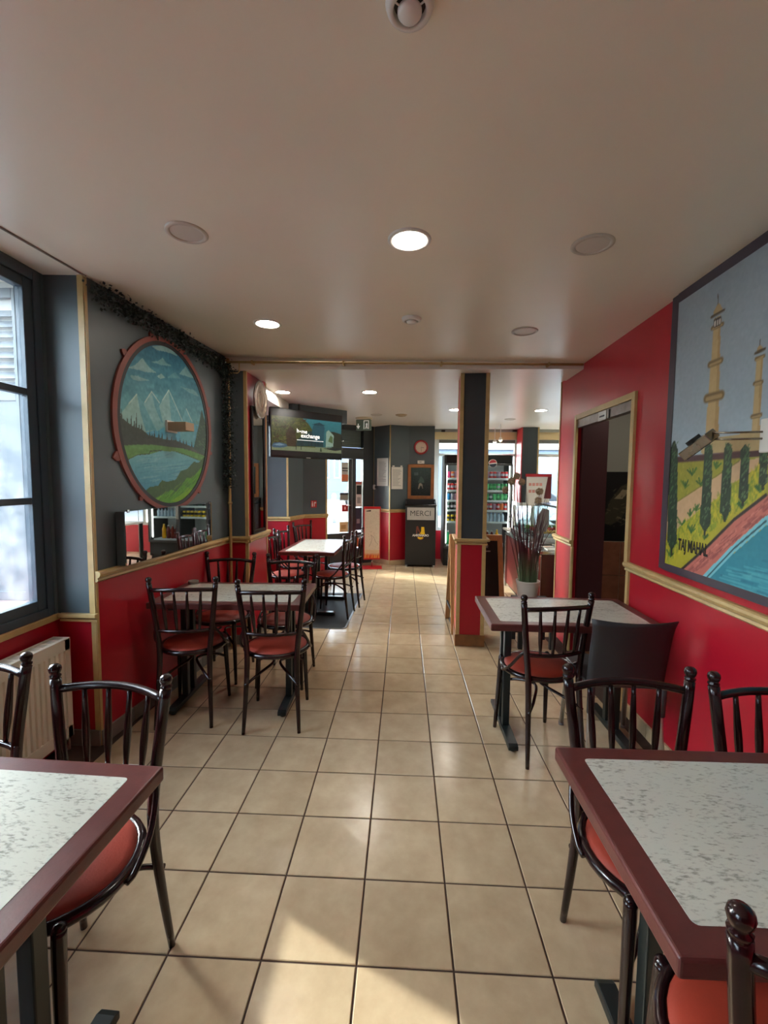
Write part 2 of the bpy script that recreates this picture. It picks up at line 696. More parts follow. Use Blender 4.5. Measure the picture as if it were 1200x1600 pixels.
def wall(name, p0, p1, z0, z1, split=SPLIT, low=RED, high=GREY, thick=0.12, rail=True, ext=(0, 0), base=None, base_h=0.085, trim0=None, trim1=None, face0=True):
    """One straight stretch of wall seen from the room, with the dado rail, corner strips and skirting that the photo shows on it."""
    p0, p1 = np.array(p0[:2], float), np.array(p1[:2], float)
    L = float(np.linalg.norm(p1 - p0))
    b = MB()
    if split and z0 < split < z1:
        v = []
        for z in (z0, split, z1):
            v += [(0, 0, z), (L, 0, z), (L, thick, z), (0, thick, z)]
        b.add(v, [(0, 1, 5, 4), (1, 2, 6, 5), (2, 3, 7, 6), (3, 0, 4, 7), (0, 3, 2, 1)], 0)
        b.add(v, [(4, 5, 9, 8), (5, 6, 10, 9), (6, 7, 11, 10), (7, 4, 8, 11), (8, 9, 10, 11)], 1)
    else:
        b.box(0, L, 0, thick, z0, z1, 1 if not split or z0 >= split else 0)
    o = b.build(name, [low, high])
    o['kind'] = 'structure'
    put(o, (p0[0], p0[1], 0), p1 - p0)
    if rail:
        MB().rail(RAIL_PROF, -ext[0], L + ext[1]).build('chair_rail', GOLD, o)
    if trim0:
        MB().box(0.0, 0.022, -0.006, 0.002, trim0[0], trim0[1]).build('corner_strip', GOLD, o)
    if trim1:
        MB().box(L - 0.022, L + 0.003, -0.006, 0.002, trim1[0], trim1[1]).build('corner_strip', GOLD, o)
    if base:
        MB().box(0, L, -0.012, 0.002, 0, base_h).build('skirting', base, o, bevel=0.003)
    return o


# ================================================================== STRUCTURE
# ---- floor: grout bed with every tile laid on it
TS = 0.30
TX0, TY0 = -0.12914, 1.26659
fl = MB().box(-2.4, 3.8, -2.8, 8.75, -0.12, -0.0035).build('floor', GROUT)
fl['kind'] = 'structure'


def tile_mesh(mb, h=0.147, z=0.0, t=0.006, c=0.0025):
    a, b = h, h - c
    v = [(-a, -a, z - t), (a, -a, z - t), (a, a, z - t), (-a, a, z - t), (-a, -a, z - c * 0.6), (a, -a, z - c * 0.6), (a, a, z - c * 0.6), (-a, a, z - c * 0.6),
         (-b, -b, z), (b, -b, z), (b, b, z), (-b, b, z)]
    f = [(0, 1, 5, 4), (1, 2, 6, 5), (2, 3, 7, 6), (3, 0, 4, 7), (4, 5, 9, 8), (5, 6, 10, 9), (6, 7, 11, 10), (7, 4, 8, 11), (8, 9, 10, 11)]
    return v, f


def room_has(x, y):
    if x < -1.72 + 0.0856 * max(0, min(y - 2.32, 1.6)) and y > 2.2:
        return y > 4.4 and x > -1.95 and y < 6.0
    if y <= 2.2:
        return -1.95 < x < 1.45
    if y < 4.4:
        return x < 1.5
    if y > 6.5 and x < -1.0:
        return y < 7.3 and x > -1.5
    return y < 8.4 and x < 3.6


cells = []
for i in range(-8, 13):
    for j in range(-14, 25):
        x, y = TX0 + (i + 0.5) * TS, TY0 + (j + 0.5) * TS
        if room_has(x, y):
            d = (np.array([x, y, -EYE])) @ FX
            u = 600 + F_PX * (np.array([x, y, -EYE]) @ RX) / d if d > 0.3 else -999
            w = 800 - F_PX * (np.array([x, y, -EYE]) @ UX) / d if d > 0.3 else 9999
            inside = -90 < u < 1290 and w < 1700
            cells.append((0 if inside else 1, d if d > 0.3 else 50 - d, x, y))
cells.sort()
tv, tf = tile_mesh(MB())
first = MB().add(tv, tf).build('tile', TILE, fl)
rest = MB()
for k, (o_, d_, x, y) in enumerate(cells):
    if k < 300 and o_ == 0:
        t = first if k == 0 else first.copy()
        if k:
            C.collection.objects.link(t)
        t.location = (x, y, rnd.uniform(-0.0004, 0.0))
        t.rotation_euler = (rnd.uniform(-0.0012, 0.0012), rnd.uniform(-0.0012, 0.0012), rnd.choice((0, PI / 2, PI, -PI / 2)))
    else:
        rest.add([(a + x, b + y, c) for a, b, c in tv], tf)
ro = rest.build('tile_field', TILE, fl)
ro['kind'] = 'stuff'

# ---- ceilings
CZ = lambda x: 2.515 - 0.022 * x
b = MB()
xs = (-2.36, 1.62)
v = [(x, y, CZ(x)) for y in (-2.7, 3.84) for x in xs] + [(x, y, CZ(x) + 0.12) for y in (-2.7, 3.84) for x in xs]
b.add(v, [(0, 1, 3, 2), (4, 6, 7, 5), (0, 4, 5, 1), (1, 5, 7, 3), (3, 7, 6, 2), (2, 6, 4, 0)])
struct(b.build('ceiling', CEIL))
struct(MB().box(-2.0, 1.62, 3.84, 4.28, 2.437, 2.70).build('ceiling_beam', CEIL_F))
struct(MB().box(-2.4, 3.8, 4.28, 8.7, 2.452, 2.60).build('ceiling.001', CEIL_F))
# fine crack line where the recess ceiling begins
struct(MB().prism([(-1.80, 0.9), (-1.792, 0.9), (-1.668, 2.325), (-1.676, 2.325)], 2.545, 2.5565).build('trim_1', mat('shadow gap', (120, 108, 96), 0.7)))

# ---- window side of the near room
OX = -2.40            # outer face
# wall around the near windows, plane x = -1.9, windows set in it
WIN1 = (0.98, 2.30)
WIN2 = (-1.45, -0.13)
WZ0, WZ1 = 0.755, 2.545
for nm, ya, yb, za, zb, ml in (('wall_left', 2.30, 2.345, 0, 2.70, None), ('wall_left', WIN2[1], WIN1[0], 0, 2.70, None), ('wall_left', -2.7, WIN2[0], 0, 2.70, None),
                               ('wall_left', WIN1[0], WIN1[1], WZ1, 2.70, None), ('wall_left', WIN1[0], WIN1[1], 0, WZ0, None),
                               ('wall_left', WIN2[0], WIN2[1], WZ1, 2.70, None), ('wall_left', WIN2[0], WIN2[1], 0, WZ0, None)):
    b = MB()
    ox = -1.95 if ya == 2.30 else OX
    if za < WZ0 - 0.01 and zb > WZ0 + 0.01:
        b.box(ox, -1.9, ya, yb, za, WZ0, 0)
        b.box(ox, -1.9, ya, yb, WZ0, zb, 1)
    else:
        b.box(ox, -1.9, ya, yb, za, zb, 0 if zb <= WZ0 + 0.01 else 1)
    struct(b.build(nm, [RED, GREY]))
struct(MB().box(OX, -1.96, 2.42, 3.9, 0, 2.7).build('wall_left', mat('outer render', (200, 198, 192), 0.8)))
struct(MB().box(-1.9, -1.885, -2.6, 2.32, 0.722, 0.756).build('trim_2', GOLD, None, bevel=0.004))
# jamb of the recess (faces the camera)
o = wall('wall_left', (-1.9, 2.322), (WL_P[0], 2.322), 0, 2.60, split=0.735, thick=0.05, rail=False)
LEDGE = [(0.002, 0.712), (-0.014, 0.712), (-0.014, 0.724), (-0.006, 0.727), (-0.030, 0.738), (-0.030, 0.756), (0.002, 0.756)]
MB().rail(LEDGE, 0.02, 0.218 + 0.012).build('ledge', GOLD, o)
MB().box(0.185, 0.217, -0.006, 0.003, 0.756, 2.56).build('corner_strip', GOLD, o)
MB().box(0.190, 0.217, -0.004, 0.003, 0.0, 0.712).build('corner_strip', GOLD, o)
MB().box(0, 0.218, -0.012, 0.002, 0, 0.09).build('skirting', SKIRT_G, o)
# long wall with the oval painting
E1 = wl(1.562)
o = wall('wall_left', WL_P, E1, 0, 2.62, thick=0.30, base=None, ext=(0.0, 0.0))
MB().box(0.0, 0.018, -0.004, 0.003, 0.0, 2.56).build('corner_strip', GOLD, o)
for k in range(6):
    MB().box(0.262 * k + 0.003, min(0.262 * k + 0.26, 1.56), -0.011, 0.002, 0.0, 0.085).build('skirting_tile', SKIRT_G, o, bevel=0.002)
# column between the rooms
COL_X = -1.388
o = wall('wall_column', E1, (COL_X, 3.885), 0, 2.62, thick=0.5, ext=(0.0, 0.03), trim1=(0.0, 2.44), base=SKIRT_G)
o = wall('wall_column', (COL_X, 3.885), (COL_X + 0.012, 4.40), 0, 2.45, high=RED, thick=0.6, ext=(0.03, 0.03), base=SKIRT_G)
MB().box(0.0, 0.018, -0.005, 0.002, 0, 2.44).build('corner_strip', GOLD, o)
MB().box(0.500, 0.52, -0.005, 0.002, 0, 2.44).build('corner_strip', GOLD, o)
# recess with a street window between the column and the corner block
R0, R1 = 4.45, 5.93
for ya, yb, za, zb in ((4.0, 4.52, 0, 2.6), (5.84, 6.4, 0, 2.6), (4.52, 5.84, 0, 0.80), (4.52, 5.84, 2.25, 2.6)):
    b = MB().box(OX, -1.95, ya, yb, za, zb, 0 if zb < 1 else 1)
    struct(b.build('wall_left', [RED, GREY]))
o = wall('wall_block', (-1.96, 5.93), (-1.565, 5.95), 0, 2.46, thick=0.35, trim1=(0.99, 2.45), ext=(0, 0.03))
o = wall('wall_block', (-1.565, 5.95), (-1.470, 6.42), 0, 2.46, thick=0.3, ext=(0.0, 0.0))
o = wall('wall_block', (-1.470, 6.42), (-1.150, 6.60), 0, 2.46, thick=0.10, ext=(0.0, 0.012), trim1=(0.0, 2.45))
o = wall('wall_block', (-1.15, 6.60), (-1.46, 7.36), 0, 2.46, thick=0.02, rail=False, high=GREY)
o.location.z = 0.0
# door corner and the wall with the clock
DP, DD = np.array([-0.56, 8.05]), np.array([-0.8211, -0.5708])
o = wall('wall_back', (-0.56, 8.06), (-0.24, 7.75), 0, 2.46, thick=0.14, ext=(0, 0.01), trim1=(0, 2.45), trim0=(0, 2.45), base=SKIRT)
o = wall('wall_back', (-0.24, 7.75), (0.09, 7.90), 0, 2.46, thick=0.14, ext=(0, 0), base=SKIRT)
o = wall('wall_back', (0.09, 7.90), (0.53, 7.90), 0, 2.46, thick=0.14, ext=(0, 0), base=SKIRT)
o = wall('wall_back', (0.53, 7.90), (0.56, 8.46), 0, 2.46, thick=0.14, rail=False, low=WHITE, high=WHITE)
# shop front: sill wall, header, mullions
struct(MB().box(0.45, 3.8, 8.45, 8.62, 0, 0.55).build('wall_front', RED))
hd = struct(MB().box(0.45, 3.8, 8.42, 8.62, 2.27, 2.60).build('wall_front', mat('cream header paint', (214, 190, 142), 0.5)))
struct(MB().box(3.62, 3.8, 4.3, 8.62, 0, 2.6).build('wall_right', WHITE))
struct(MB().box(1.55, 3.8, 4.46, 4.54, 0, 2.6).build('wall_service', WHITE))
# right hand wall with a doorway to the back room
o = wall('wall_right', wr(0.0), wr(5.6), 0, 2.62, high=RED, thick=0.12, ext=(0.012, 0))
MB().box(-0.004, 0.028, -0.014, 0.002, 0.0, 0.93).build('door_trim', GOLD, o)
MB().box(-0.030, 0.014, -0.018, 0.002, 0.988, 2.072).build('door_trim', GOLD, o)
for k in range(18):
    MB().box(0.032 + 0.302 * k, 0.032 + 0.302 * k + 0.299, -0.011, 0.002, 0.0, 0.085).build('skirting_tile', SKIRT, o, bevel=0.002)
o = wall('wall_right', wr(-1.50), wr(-1.035), 0, 2.50, high=RED, thick=0.12, ext=(0.034, 0.01))
MB().box(-0.006, 0.016, -0.006, 0.126, 0.0, 2.45).build('corner_strip', GOLD, o)
MB().box(0.452, 0.486, -0.014, 0.002, 0.0, 0.93).build('door_trim', GOLD, o)
MB().box(0.442, 0.484, -0.018, 0.002, 0.988, 2.05).build('door_trim', GOLD, o)
o = wall('wall_right', wr(-1.035), wr(0.0), 2.03, 2.62, split=None, low=RED, high=RED, thick=0.12, rail=False)
MB().box(-0.02, 1.045, -0.016, 0.002, 2.03, 2.072).build('door_trim', GOLD, o)
# near end of the room, behind the camera
struct(MB().box(-2.36, 1.75, -2.75, -2.6, 0, 2.7).build('wall_rear', RED))
# back room behind the doorway
GREEN_G = mat('grey green paint', (132, 134, 122), 0.6)
struct(MB().box(1.6, 3.0, 4.42, 4.45, 0, 2.5).build('wall_kitchen', GREEN_G))
struct(MB().box(2.9, 3.0, 2.3, 4.42, 0, 2.5).build('wall_kitchen', GREEN_G))
struct(MB().box(1.6, 3.0, 2.2, 2.3, 0, 2.5).build('wall_kitchen', GREEN_G))
struct(MB().box(1.58, 3.0, 2.2, 4.45, 2.5, 2.6).build('ceiling.002', GREEN_G))
kt = bpy.data.objects.new('trim_3', None)
C.collection.objects.link(kt)
kt['kind'] = 'structure'
kt.location = (0, 4.42, 0)
MB().box(1.6, 2.9, -0.004, 0.0, 0.0, 0.92).build('grout_bed', GROUT_L, kt)
for i in range(4):
    for j in range(3):
        x0, z0 = 1.785 + 0.34 * (i - 1), 0.92 - 0.335 * (j + 1)
        MB().box(max(1.6, x0 + 0.003), x0 + 0.337, -0.012, -0.003, max(0.0, z0 + 0.003), z0 + 0.332).build('tile', TILE_B, kt)
struct(MB().box(1.62, 2.9, 2.3, 4.42, -0.1, 0.0).build('floor.001', TILE_B))
# dark door leaf folded back at the far side of the doorway
b = MB().box(1.52, 1.735, 3.90, 3.94, 0.01, 2.02)
dl = b.build('door_1', mat('dark maroon door', (52, 18, 20), 0.45))
dl['kind'] = 'structure'
# sliding rail and tape over the doorway
hr = frame_at('door_header', wr(-1.035), WR_D)
tag(hr, 'scuffed silver sliding rail across the top of the kitchen doorway', 'rail')
MB().box(0.0, 1.02, -0.004, 0.05, 1.962, 2.028).build('rail_plate', mat('scuffed aluminium', (120, 112, 108), 0.4, metal=0.5, var=0.4, vscale=14), hr)
MB().box(0.46, 0.60, -0.008, -0.004, 1.958, 2.024).build('name_plate', PAPER, hr)
MB().box(0.485, 0.575, -0.0088, -0.008, 1.982, 1.994).build('printed_line', INK, hr)
MB().box(0.64, 0.66, -0.010, -0.004, 1.958, 2.02).build('latch', BLACK, hr)

# ---- square pillar, red side faces and grey front, gold strips, own dado band
pl = bpy.data.objects.new('wall_pillar', None)
C.collection.objects.link(pl)
pl['kind'] = 'structure'
put(pl, (0.488, 3.985, 0), (0.9982, -0.06))
PW, PD = 0.246, 0.30
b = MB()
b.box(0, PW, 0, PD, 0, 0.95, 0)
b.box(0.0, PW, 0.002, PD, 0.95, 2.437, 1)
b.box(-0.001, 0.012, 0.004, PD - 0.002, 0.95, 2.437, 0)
b.build('shaft', [RED, GREY_SHADE], pl)
for x0, x1 in ((-0.004, 0.030), (PW - 0.030, PW + 0.004)):
    MB().box(x0, x1, -0.008, 0.02, 0.985, 2.437).build('corner_strip', GOLD, pl, bevel=0.002)
    MB().box(x0, x1, -0.008, 0.02, 0.10, 0.93).build('corner_strip', GOLD, pl, bevel=0.002)
MB().box(-0.004, 0.014, PD - 0.03, PD + 0.003, 0.0, 2.437).build('corner_strip', GOLD, pl)
b = MB()
for z0, z1, e in ((0.93, 0.945, 0.018), (0.945, 0.962, 0.012), (0.962, 0.985, 0.034)):
    b.box(-e, PW + e, -e, PD + e, z0, z1)
b.build('dado_band', GOLD, pl, bevel=0.005)
MB().box(-0.010, PW + 0.010, -0.014, PD + 0.01, 0, 0.105).build('plinth', GOLD_D, pl, bevel=0.004)
# pillar in the shop front
pf = bpy.data.objects.new('wall_pillar.001', None)
C.collection.objects.link(pf)
pf['kind'] = 'structure'
pf.location = (2.07, 8.02, 0)
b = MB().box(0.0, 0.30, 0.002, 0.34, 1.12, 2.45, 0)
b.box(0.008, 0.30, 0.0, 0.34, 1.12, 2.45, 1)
b.build('shaft', [RED, GREY_SHADE], pf)
MB().box(0.278, 0.304, -0.004, 0.01, 1.12, 2.45).build('corner_strip', GOLD, pf)
MB().box(-0.004, 0.016, -0.004, 0.01, 1.12, 2.45).build('corner_strip', mat('red strip', (176, 40, 44), 0.4), pf)


# ---- windows
def window(name, loc, d, w, z0, z1, leaves=2, bars=(), fw=0.055, depth=0.055, m=WINF, glass=GLASS, stile=0.06, side=None):
    """Casement window: outer frame, leaves with glazing bars, one pane per light."""
    o = frame_at(name, loc, d)
    o['kind'] = 'structure'
    b = MB()
    b.box(0, fw, 0, depth + 0.02, z0, z1)
    b.box(w - fw, w, 0, depth + 0.02, z0, z1)
    b.box(fw, w - fw, 0, depth + 0.02, z0, z0 + fw)
    b.box(fw, w - fw, 0, depth + 0.02, z1 - fw, z1)
    b.build('window_frame', m, o, bevel=0.004)
    lw = (w - 2 * fw) / leaves
    for k in range(leaves):
        x0, x1 = fw + k * lw, fw + (k + 1) * lw
        s = stile
        b = MB()
        b.box(x0 + 0.001, x0 + s * 0.8, 0.008, depth, z0 + fw, z1 - fw)
        b.box(x1 - s * 0.8, x1 - 0.001, 0.008, depth, z0 + fw, z1 - fw)
        b.box(x0 + s * 0.8, x1 - s * 0.8, 0.008, depth, z0 + fw, z0 + fw + s * 0.75)
        b.box(x0 + s * 0.8, x1 - s * 0.8, 0.008, depth, z1 - fw - s * 0.75, z1 - fw)
        for zb in bars:
            b.box(x0 + s * 0.8, x1 - s * 0.8, 0.012, depth - 0.006, zb - 0.017, zb + 0.017)
        b.build('casement', m, o, bevel=0.003)
        zs = [z0 + fw + s * 0.75] + [q for zb in bars for q in (zb - 0.017, zb + 0.017)] + [z1 - fw - s * 0.75]
        for a, c in zip(zs[::2], zs[1::2]):
            MB().box(x0 + s * 0.8, x1 - s * 0.8, 0.030, 0.034, a, c).build('pane', glass, o)
    return o


window('window_1', (-1.9, WIN1[0], 0), (0, 1), WIN1[1] - WIN1[0], WZ0, WZ1, 2, bars=(1.378, 1.932), fw=0.045, stile=0.07)
window('window_added', (-1.9, WIN2[0], 0), (0, 1), WIN2[1] - WIN2[0], WZ0, WZ1, 2, bars=(1.378, 1.932), fw=0.045, stile=0.07)  # unseen window added behind the camera for fill light
window('window_3', (-1.95, 4.52, 0), (0, 1), 1.32, 0.80, 2.25, 2, bars=(1.5,), fw=0.05, stile=0.06)


# folding metal shutter leaves in the outer reveals
SHUT = mat('grey white shutter paint', (108, 114, 117), 0.5, var=0.12, vscale=7)


def shutter(x0, x1, y, z0, zsplit, z1, label):
    o = thing('window_shutter', label, 'shutter', (0, y, 0), 0)
    b = MB()
    b.box(x0, x0 + 0.05, -0.012, 0.012, z0, z1)
    b.box(x1 - 0.09, x1, -0.012, 0.012, z0, z1)
    for a, c in ((z0, z0 + 0.05), (zsplit - 0.03, zsplit + 0.03), (z1 - 0.05, z1)):
        b.box(x0 + 0.05, x1 - 0.09, -0.012, 0.012, a, c)
    b.build('shutter_frame', SHUT, o, bevel=0.002)
    MB().box(x0 + 0.05, x1 - 0.09, -0.004, 0.006, z0 + 0.05, zsplit - 0.03).build('shutter_panel', SHUT, o)
    n = int((z1 - zsplit - 0.08) / 0.055)
    for k in range(n):
        z = zsplit + 0.035 + 0.055 * k
        MB().add([(x0 + 0.05, -0.014, z), (x1 - 0.09, -0.014, z), (x1 - 0.09, 0.010, z + 0.04), (x0 + 0.05, 0.010, z + 0.04),
                  (x0 + 0.05, -0.010, z - 0.002), (x1 - 0.09, -0.010, z - 0.002), (x1 - 0.09, 0.014, z + 0.038), (x0 + 0.05, 0.014, z + 0.038)],
                 [(0, 1, 2, 3), (7, 6, 5, 4), (0, 4, 5, 1), (1, 5, 6, 2), (2, 6, 7, 3), (3, 7, 4, 0)]).build('slat', SHUT, o)
    return o


shutter(-2.39, -2.05, 2.40, 0.80, 1.95, 2.52, 'weathered white metal shutter leaf folded back outside the near window')

# ---- corner door with side light, transom and rolled shutter behind it
dr = frame_at('door_2', (DP[0] + DD[0] * 1.30, DP[1] + DD[1] * 1.30, 0), -DD)
dr['kind'] = 'structure'
T = lambda t: 1.30 - t           # distance from the hinge jamb -> local x
b = MB()
b.box(T(0.216), T(0.0), -0.02, 0.08, 0, 2.46)
b.box(T(0.43), T(0.358), -0.01, 0.07, 0, 1.93)
b.box(0.0, 0.06, -0.02, 0.08, 0, 2.46)
b.box(0.06, T(0.216), -0.02, 0.08, 1.865, 2.055)
b.box(0.06, T(0.216), -0.02, 0.08, 2.36, 2.46)
b.box(T(0.358), T(0.216), 0.0, 0.05, 0, 0.28)
b.build('door_frame', DOORF, dr, bevel=0.004)
lf = MB()
lf.box(0.065, T(0.435), 0.0, 0.05, 0.03, 0.56)
lf.box(T(0.497), T(0.435), 0.0, 0.05, 0.56, 1.86)
lf.box(0.065, 0.13, 0.0, 0.05, 0.56, 1.86)
leaf = lf.build('door_leaf', DOORF, dr, bevel=0.004)
MB().box(0.13, T(0.497), 0.022, 0.028, 0.56, 1.86).build('pane', GLASS_C, leaf)
MB().tube([(T(0.465), 0.0, 1.05), (T(0.465), -0.045, 1.05), (T(0.56), -0.045, 1.05)], 0.008, 8).build('handle', STEEL, leaf)
MB().box(T(0.49), T(0.44), -0.008, 0.0, 0.98, 1.14).build('lock_plate', BLACK, leaf)
MB().box(T(0.358), T(0.216), 0.022, 0.028, 0.28, 1.865).build('pane', GLASS_C, dr)
MB().box(0.06, T(0.216), 0.03, 0.036, 2.055, 2.36).build('pane', GLASS_C, dr)
for k in range(7):
    MB().box(-0.05, T(0.10), 0.085, 0.098, 2.068 + 0.05 * k, 2.118 + 0.05 * k).build('shutter_slat', mat('dull steel slat', (132, 134, 130), 0.45, metal=0.3), dr, bevel=0.006)


def sticker(t0, t1, z0, z1, col, label, extra=()):
    o = frame_at('sticker', (DP[0] + DD[0] * t1, DP[1] + DD[1] * t1, 0), -DD)
    tag(o, label, 'sticker', 'stickers on the corner door')
    L = t1 - t0
    MB().box(0, L, 0.018, 0.0215, z0, z1).build('sheet', mat('sticker %d %d %d' % col, col, 0.5), o)
    for (a, bb, c, d, k) in extra:
        MB().box(a * L, bb * L, 0.0172, 0.018, z0 + c * (z1 - z0), z0 + d * (z1 - z0)).build('printed_block', mat('sticker %d %d %d' % k, k, 0.5), o)


sticker(0.50, 0.63, 1.46, 1.80, (214, 208, 198), 'pale strip of notices with an orange block high on the door glass',
        ((0, 1, 0.05, 0.38, (226, 120, 70)), (0.1, 0.95, 0.55, 0.6, (40, 40, 42)), (0.1, 0.95, 0.66, 0.74, (110, 100, 96))))
sticker(0.50, 0.66, 1.14, 1.27, (150, 142, 130), 'grey brown sticker across the middle of the door glass', ((0, 1, 0.7, 1.0, (52, 48, 46)),))
sticker(0.50, 0.62, 0.94, 1.06, (170, 34, 30), 'red sticker with a pale mark beside the door handle', ((0.4, 0.6, 0.3, 0.7, (226, 190, 180)),))
sticker(0.50, 0.67, 0.58, 0.76, (222, 200, 150), 'sand coloured sticker in the bottom corner of the door glass', ((0.2, 0.75, 0.3, 0.7, (186, 150, 90)),))
sticker(0.222, 0.352, 1.02, 1.42, (232, 228, 224), 'white sheet with a black block and round emblem on the side light',
        ((0.15, 0.9, 0.55, 0.95, (34, 34, 36)), (0.25, 0.8, 0.15, 0.42, (170, 170, 168)), (0, 1, 1.0, 1.12, (214, 120, 110))))
sticker(0.222, 0.352, 0.30, 0.56, (214, 110, 40), 'orange sheet at the foot of the side light', ((0, 1, 0.8, 1.0, (60, 56, 70)),))
sticker(0.222, 0.352, 0.60, 1.00, (52, 60, 84), 'dark blue sheet low on the side light', ((0.2, 0.7, 0.3, 0.5, (150, 150, 160)),))

# ---- shop front glazing
sf = frame_at('window_4', (0.56, 8.46, 0), (1, 0))
sf['kind'] = 'structure'
WGREY = mat('pale window frame', (206, 206, 200), 0.4)
b = MB()
for x0, x1 in ((0.0, 0.09), (1.50, 1.56), (1.84, 1.90), (3.0, 3.06)):
    b.box(x0, x1, 0, 0.06, 0.55, 2.28)
b.box(1.56, 1.84, 0, 0.06, 0.55, 0.61)
b.box(1.56, 1.84, 0, 0.06, 1.12, 2.28)
for x0, x1 in ((0.09, 1.50), (1.90, 3.0)):
    b.box(x0, x1, 0, 0.06, 0.55, 0.61)
    b.box(x0, x1, 0, 0.06, 1.955, 2.01)
    b.box(x0, x1, 0, 0.06, 2.20, 2.28)
b.box(1.50, 1.90, -.45, 0.06, 1.06, 1.12)
b.build('window_frame', WGREY, sf, bevel=0.004)
MB().box(1.56, 1.84, 0.028, 0.034, 0.61, 1.06).build('pane', GLASS_C, sf)
for x0, x1 in ((0.09, 1.50), (1.90, 3.0)):
    MB().box(x0, x1, 0.028, 0.034, 0.61, 1.955).build('pane', GLASS_C, sf)
    MB().box(x0, x1, 0.028, 0.034, 2.01, 2.20).build('pane', GLASS_C, sf)
    MB().box(x0, x1, -0.012, 0.0, 2.205, 2.262).build('blind_box', mat('grey blind', (96, 96, 92), 0.5), sf)
struct(MB().box(0.56, 3.62, 8.36, 8.42, 2.405, 2.452).build('trim_4', mat('grey cornice', (150, 146, 138), 0.5)))
# boxed soffits over the side window and in front of the door
struct(MB().prism([(-1.95, 4.42), (-1.44, 4.42), (-1.46, 5.60), (-1.95, 5.92)], 2.335, 2.452).build('ceiling_soffit', CEIL_F))
struct(MB().prism([(-1.95, 5.92), (-1.42, 5.62), (-0.80, 6.20), (-0.87, 6.27), (-1.44, 5.95)], 2.27, 2.455).build('wall_bulkhead', GREY))

# ---- street outside
struct(MB().box(-60, 60, -40, 80, -0.32, -0.14).build('street', mat('asphalt', (84, 84, 84), 0.9, var=0.1, vscale=1)))
struct(MB().box(-4.4, -2.36, -6, 8.0, -0.14, -0.02).build('pavement', mat('pavement stone', (112, 110, 106), 0.9)))
struct(MB().box(-4.4, 12, 8.7, 11.0, -0.14, -0.02).build('pavement.001', mat('pavement stone', (112, 110, 106), 0.9)))


def facade(name, label, x0, x1, y0, y1, h, m, wins, axis, face):
    o = thing(name, label, 'building')
    MB().box(x0, x1, y0, y1, -0.15, h).build('facade', m, o)
    MB().box(x0 - 0.12, x1 + 0.12, y0 - 0.12, y1 + 0.12, h, h + 0.25).build('cornice', WHITE, o)
    for a0, a1, z0, z1 in wins:
        if axis == 'x':
            f = MB().box(face - 0.02, face + 0.05, a0, a1, z0, z1).build('window', WHITE, o)
            MB().box(face + 0.05, face + 0.06, a0 + 0.08, a1 - 0.08, z0 + 0.08, z1 - 0.08).build('pane', mat('facade pane', (86, 100, 116), 0.2), f)
        else:
            f = MB().box(a0, a1, face - 0.05, face + 0.02, z0, z1).build('window', WHITE, o)
            MB().box(a0 + 0.08, a1 - 0.08, face - 0.06, face - 0.05, z0 + 0.08, z1 - 0.08).build('pane', mat('facade pane', (86, 100, 116), 0.2), f)
    return o


facade('street_building', 'pale grey rendered house with narrow slit windows seen through the door glass', -16, -9.5, 10.6, 15, 4.3, mat('pale render', (176, 178, 180), 0.8, var=0.05, vscale=1),
       [(11.0 + 1.3 * k, 11.7 + 1.3 * k, 1.2, 2.8) for k in range(3)], 'x', -9.5)
facade('street_building', 'tall white rendered house added across the side street to keep sun out of the corner recess', -13, -9.5, 8.1, 10.4, 6.4, mat('white render', (232, 230, 224), 0.8),  # added block that stops sun coming through the recess window
       [(8.3 + 1.1 * k, 9.0 + 1.1 * k, z, z + 1.4) for k in range(2) for z in (1.0, 3.9)], 'x', -9.5)
facade('street_building', 'white rendered house raised across the side street to block sun at the near window', -16, -9.5, 3.2, 5.5, 7.0, mat('white render', (232, 230, 224), 0.8, var=0.04, vscale=1),  # made tall so it cuts sun off the radiator table
       [(3.7 + 1.0 * k, 4.4 + 1.0 * k, z, z + 1.4) for k in range(2) for z in (1.0, 3.9)], 'x', -9.5)
facade('street_building', 'low white rendered outbuilding across the side street from the near windows', -16, -9.5, -14, 3.0, 3.6, mat('white render', (232, 230, 224), 0.8),
       [(-8 + 3 * k, -6.8 + 3 * k, 1, 2.6) for k in range(3)], 'x', -9.5)
sun_slab = thing('street_sun_blocker', 'added balcony slab on the outer wall beyond the near window', 'blocker', (0, 0, 0))  # added out of view to shade the palace painting table from sun
MB().box(-3.8, -2.4, 2.46, 3.9, 2.62, 2.78).build('slab', mat('outer render', (200, 198, 192), 0.8), sun_slab)
for k in range(9):
    MB().box(-3.78, -3.76, 2.5 + .17 * k, 2.52 + .17 * k, 2.78, 3.6).build('baluster', IRON, sun_slab)
MB().box(-3.79, -3.75, 2.46, 3.9, 3.6, 3.64).build('handrail', IRON, sun_slab)
facade('street_building', 'light blue grey street front far beyond the door', -12, -0.5, 38, 46, 9, mat('blue grey render', (104, 116, 136), 0.8),
       [(-9.6 + 0.9 * k, -9.1 + 0.9 * k, 1.6, 4.2) for k in range(5)], 'y', 38)
facade('street_building', 'blue grey shop front across the street behind the drinks fridge', 0.5, 22, 21, 30, 9, mat('grey blue render', (92, 104, 122), 0.8, var=0.05, vscale=1),
       [(2 + 3.0 * k, 4.2 + 3.0 * k, 0.4, 2.6) for k in range(6)] + [(2 + 3.0 * k, 4.2 + 3.0 * k, 4.4, 6.2) for k in range(6)], 'y', 21)
o = thing('street_sign', 'long white fascia board over the shop front across the street', 'sign', (0, 20.9, 0))
MB().box(0.6, 21.9, -0.12, 0.06, 2.95, 3.45).build('board', WHITE, o)
MB().box(0.6, 21.9, -0.16, 0.06, 3.45, 3.6).build('capping', mat('fascia capping', (120, 128, 140), 0.5), o)
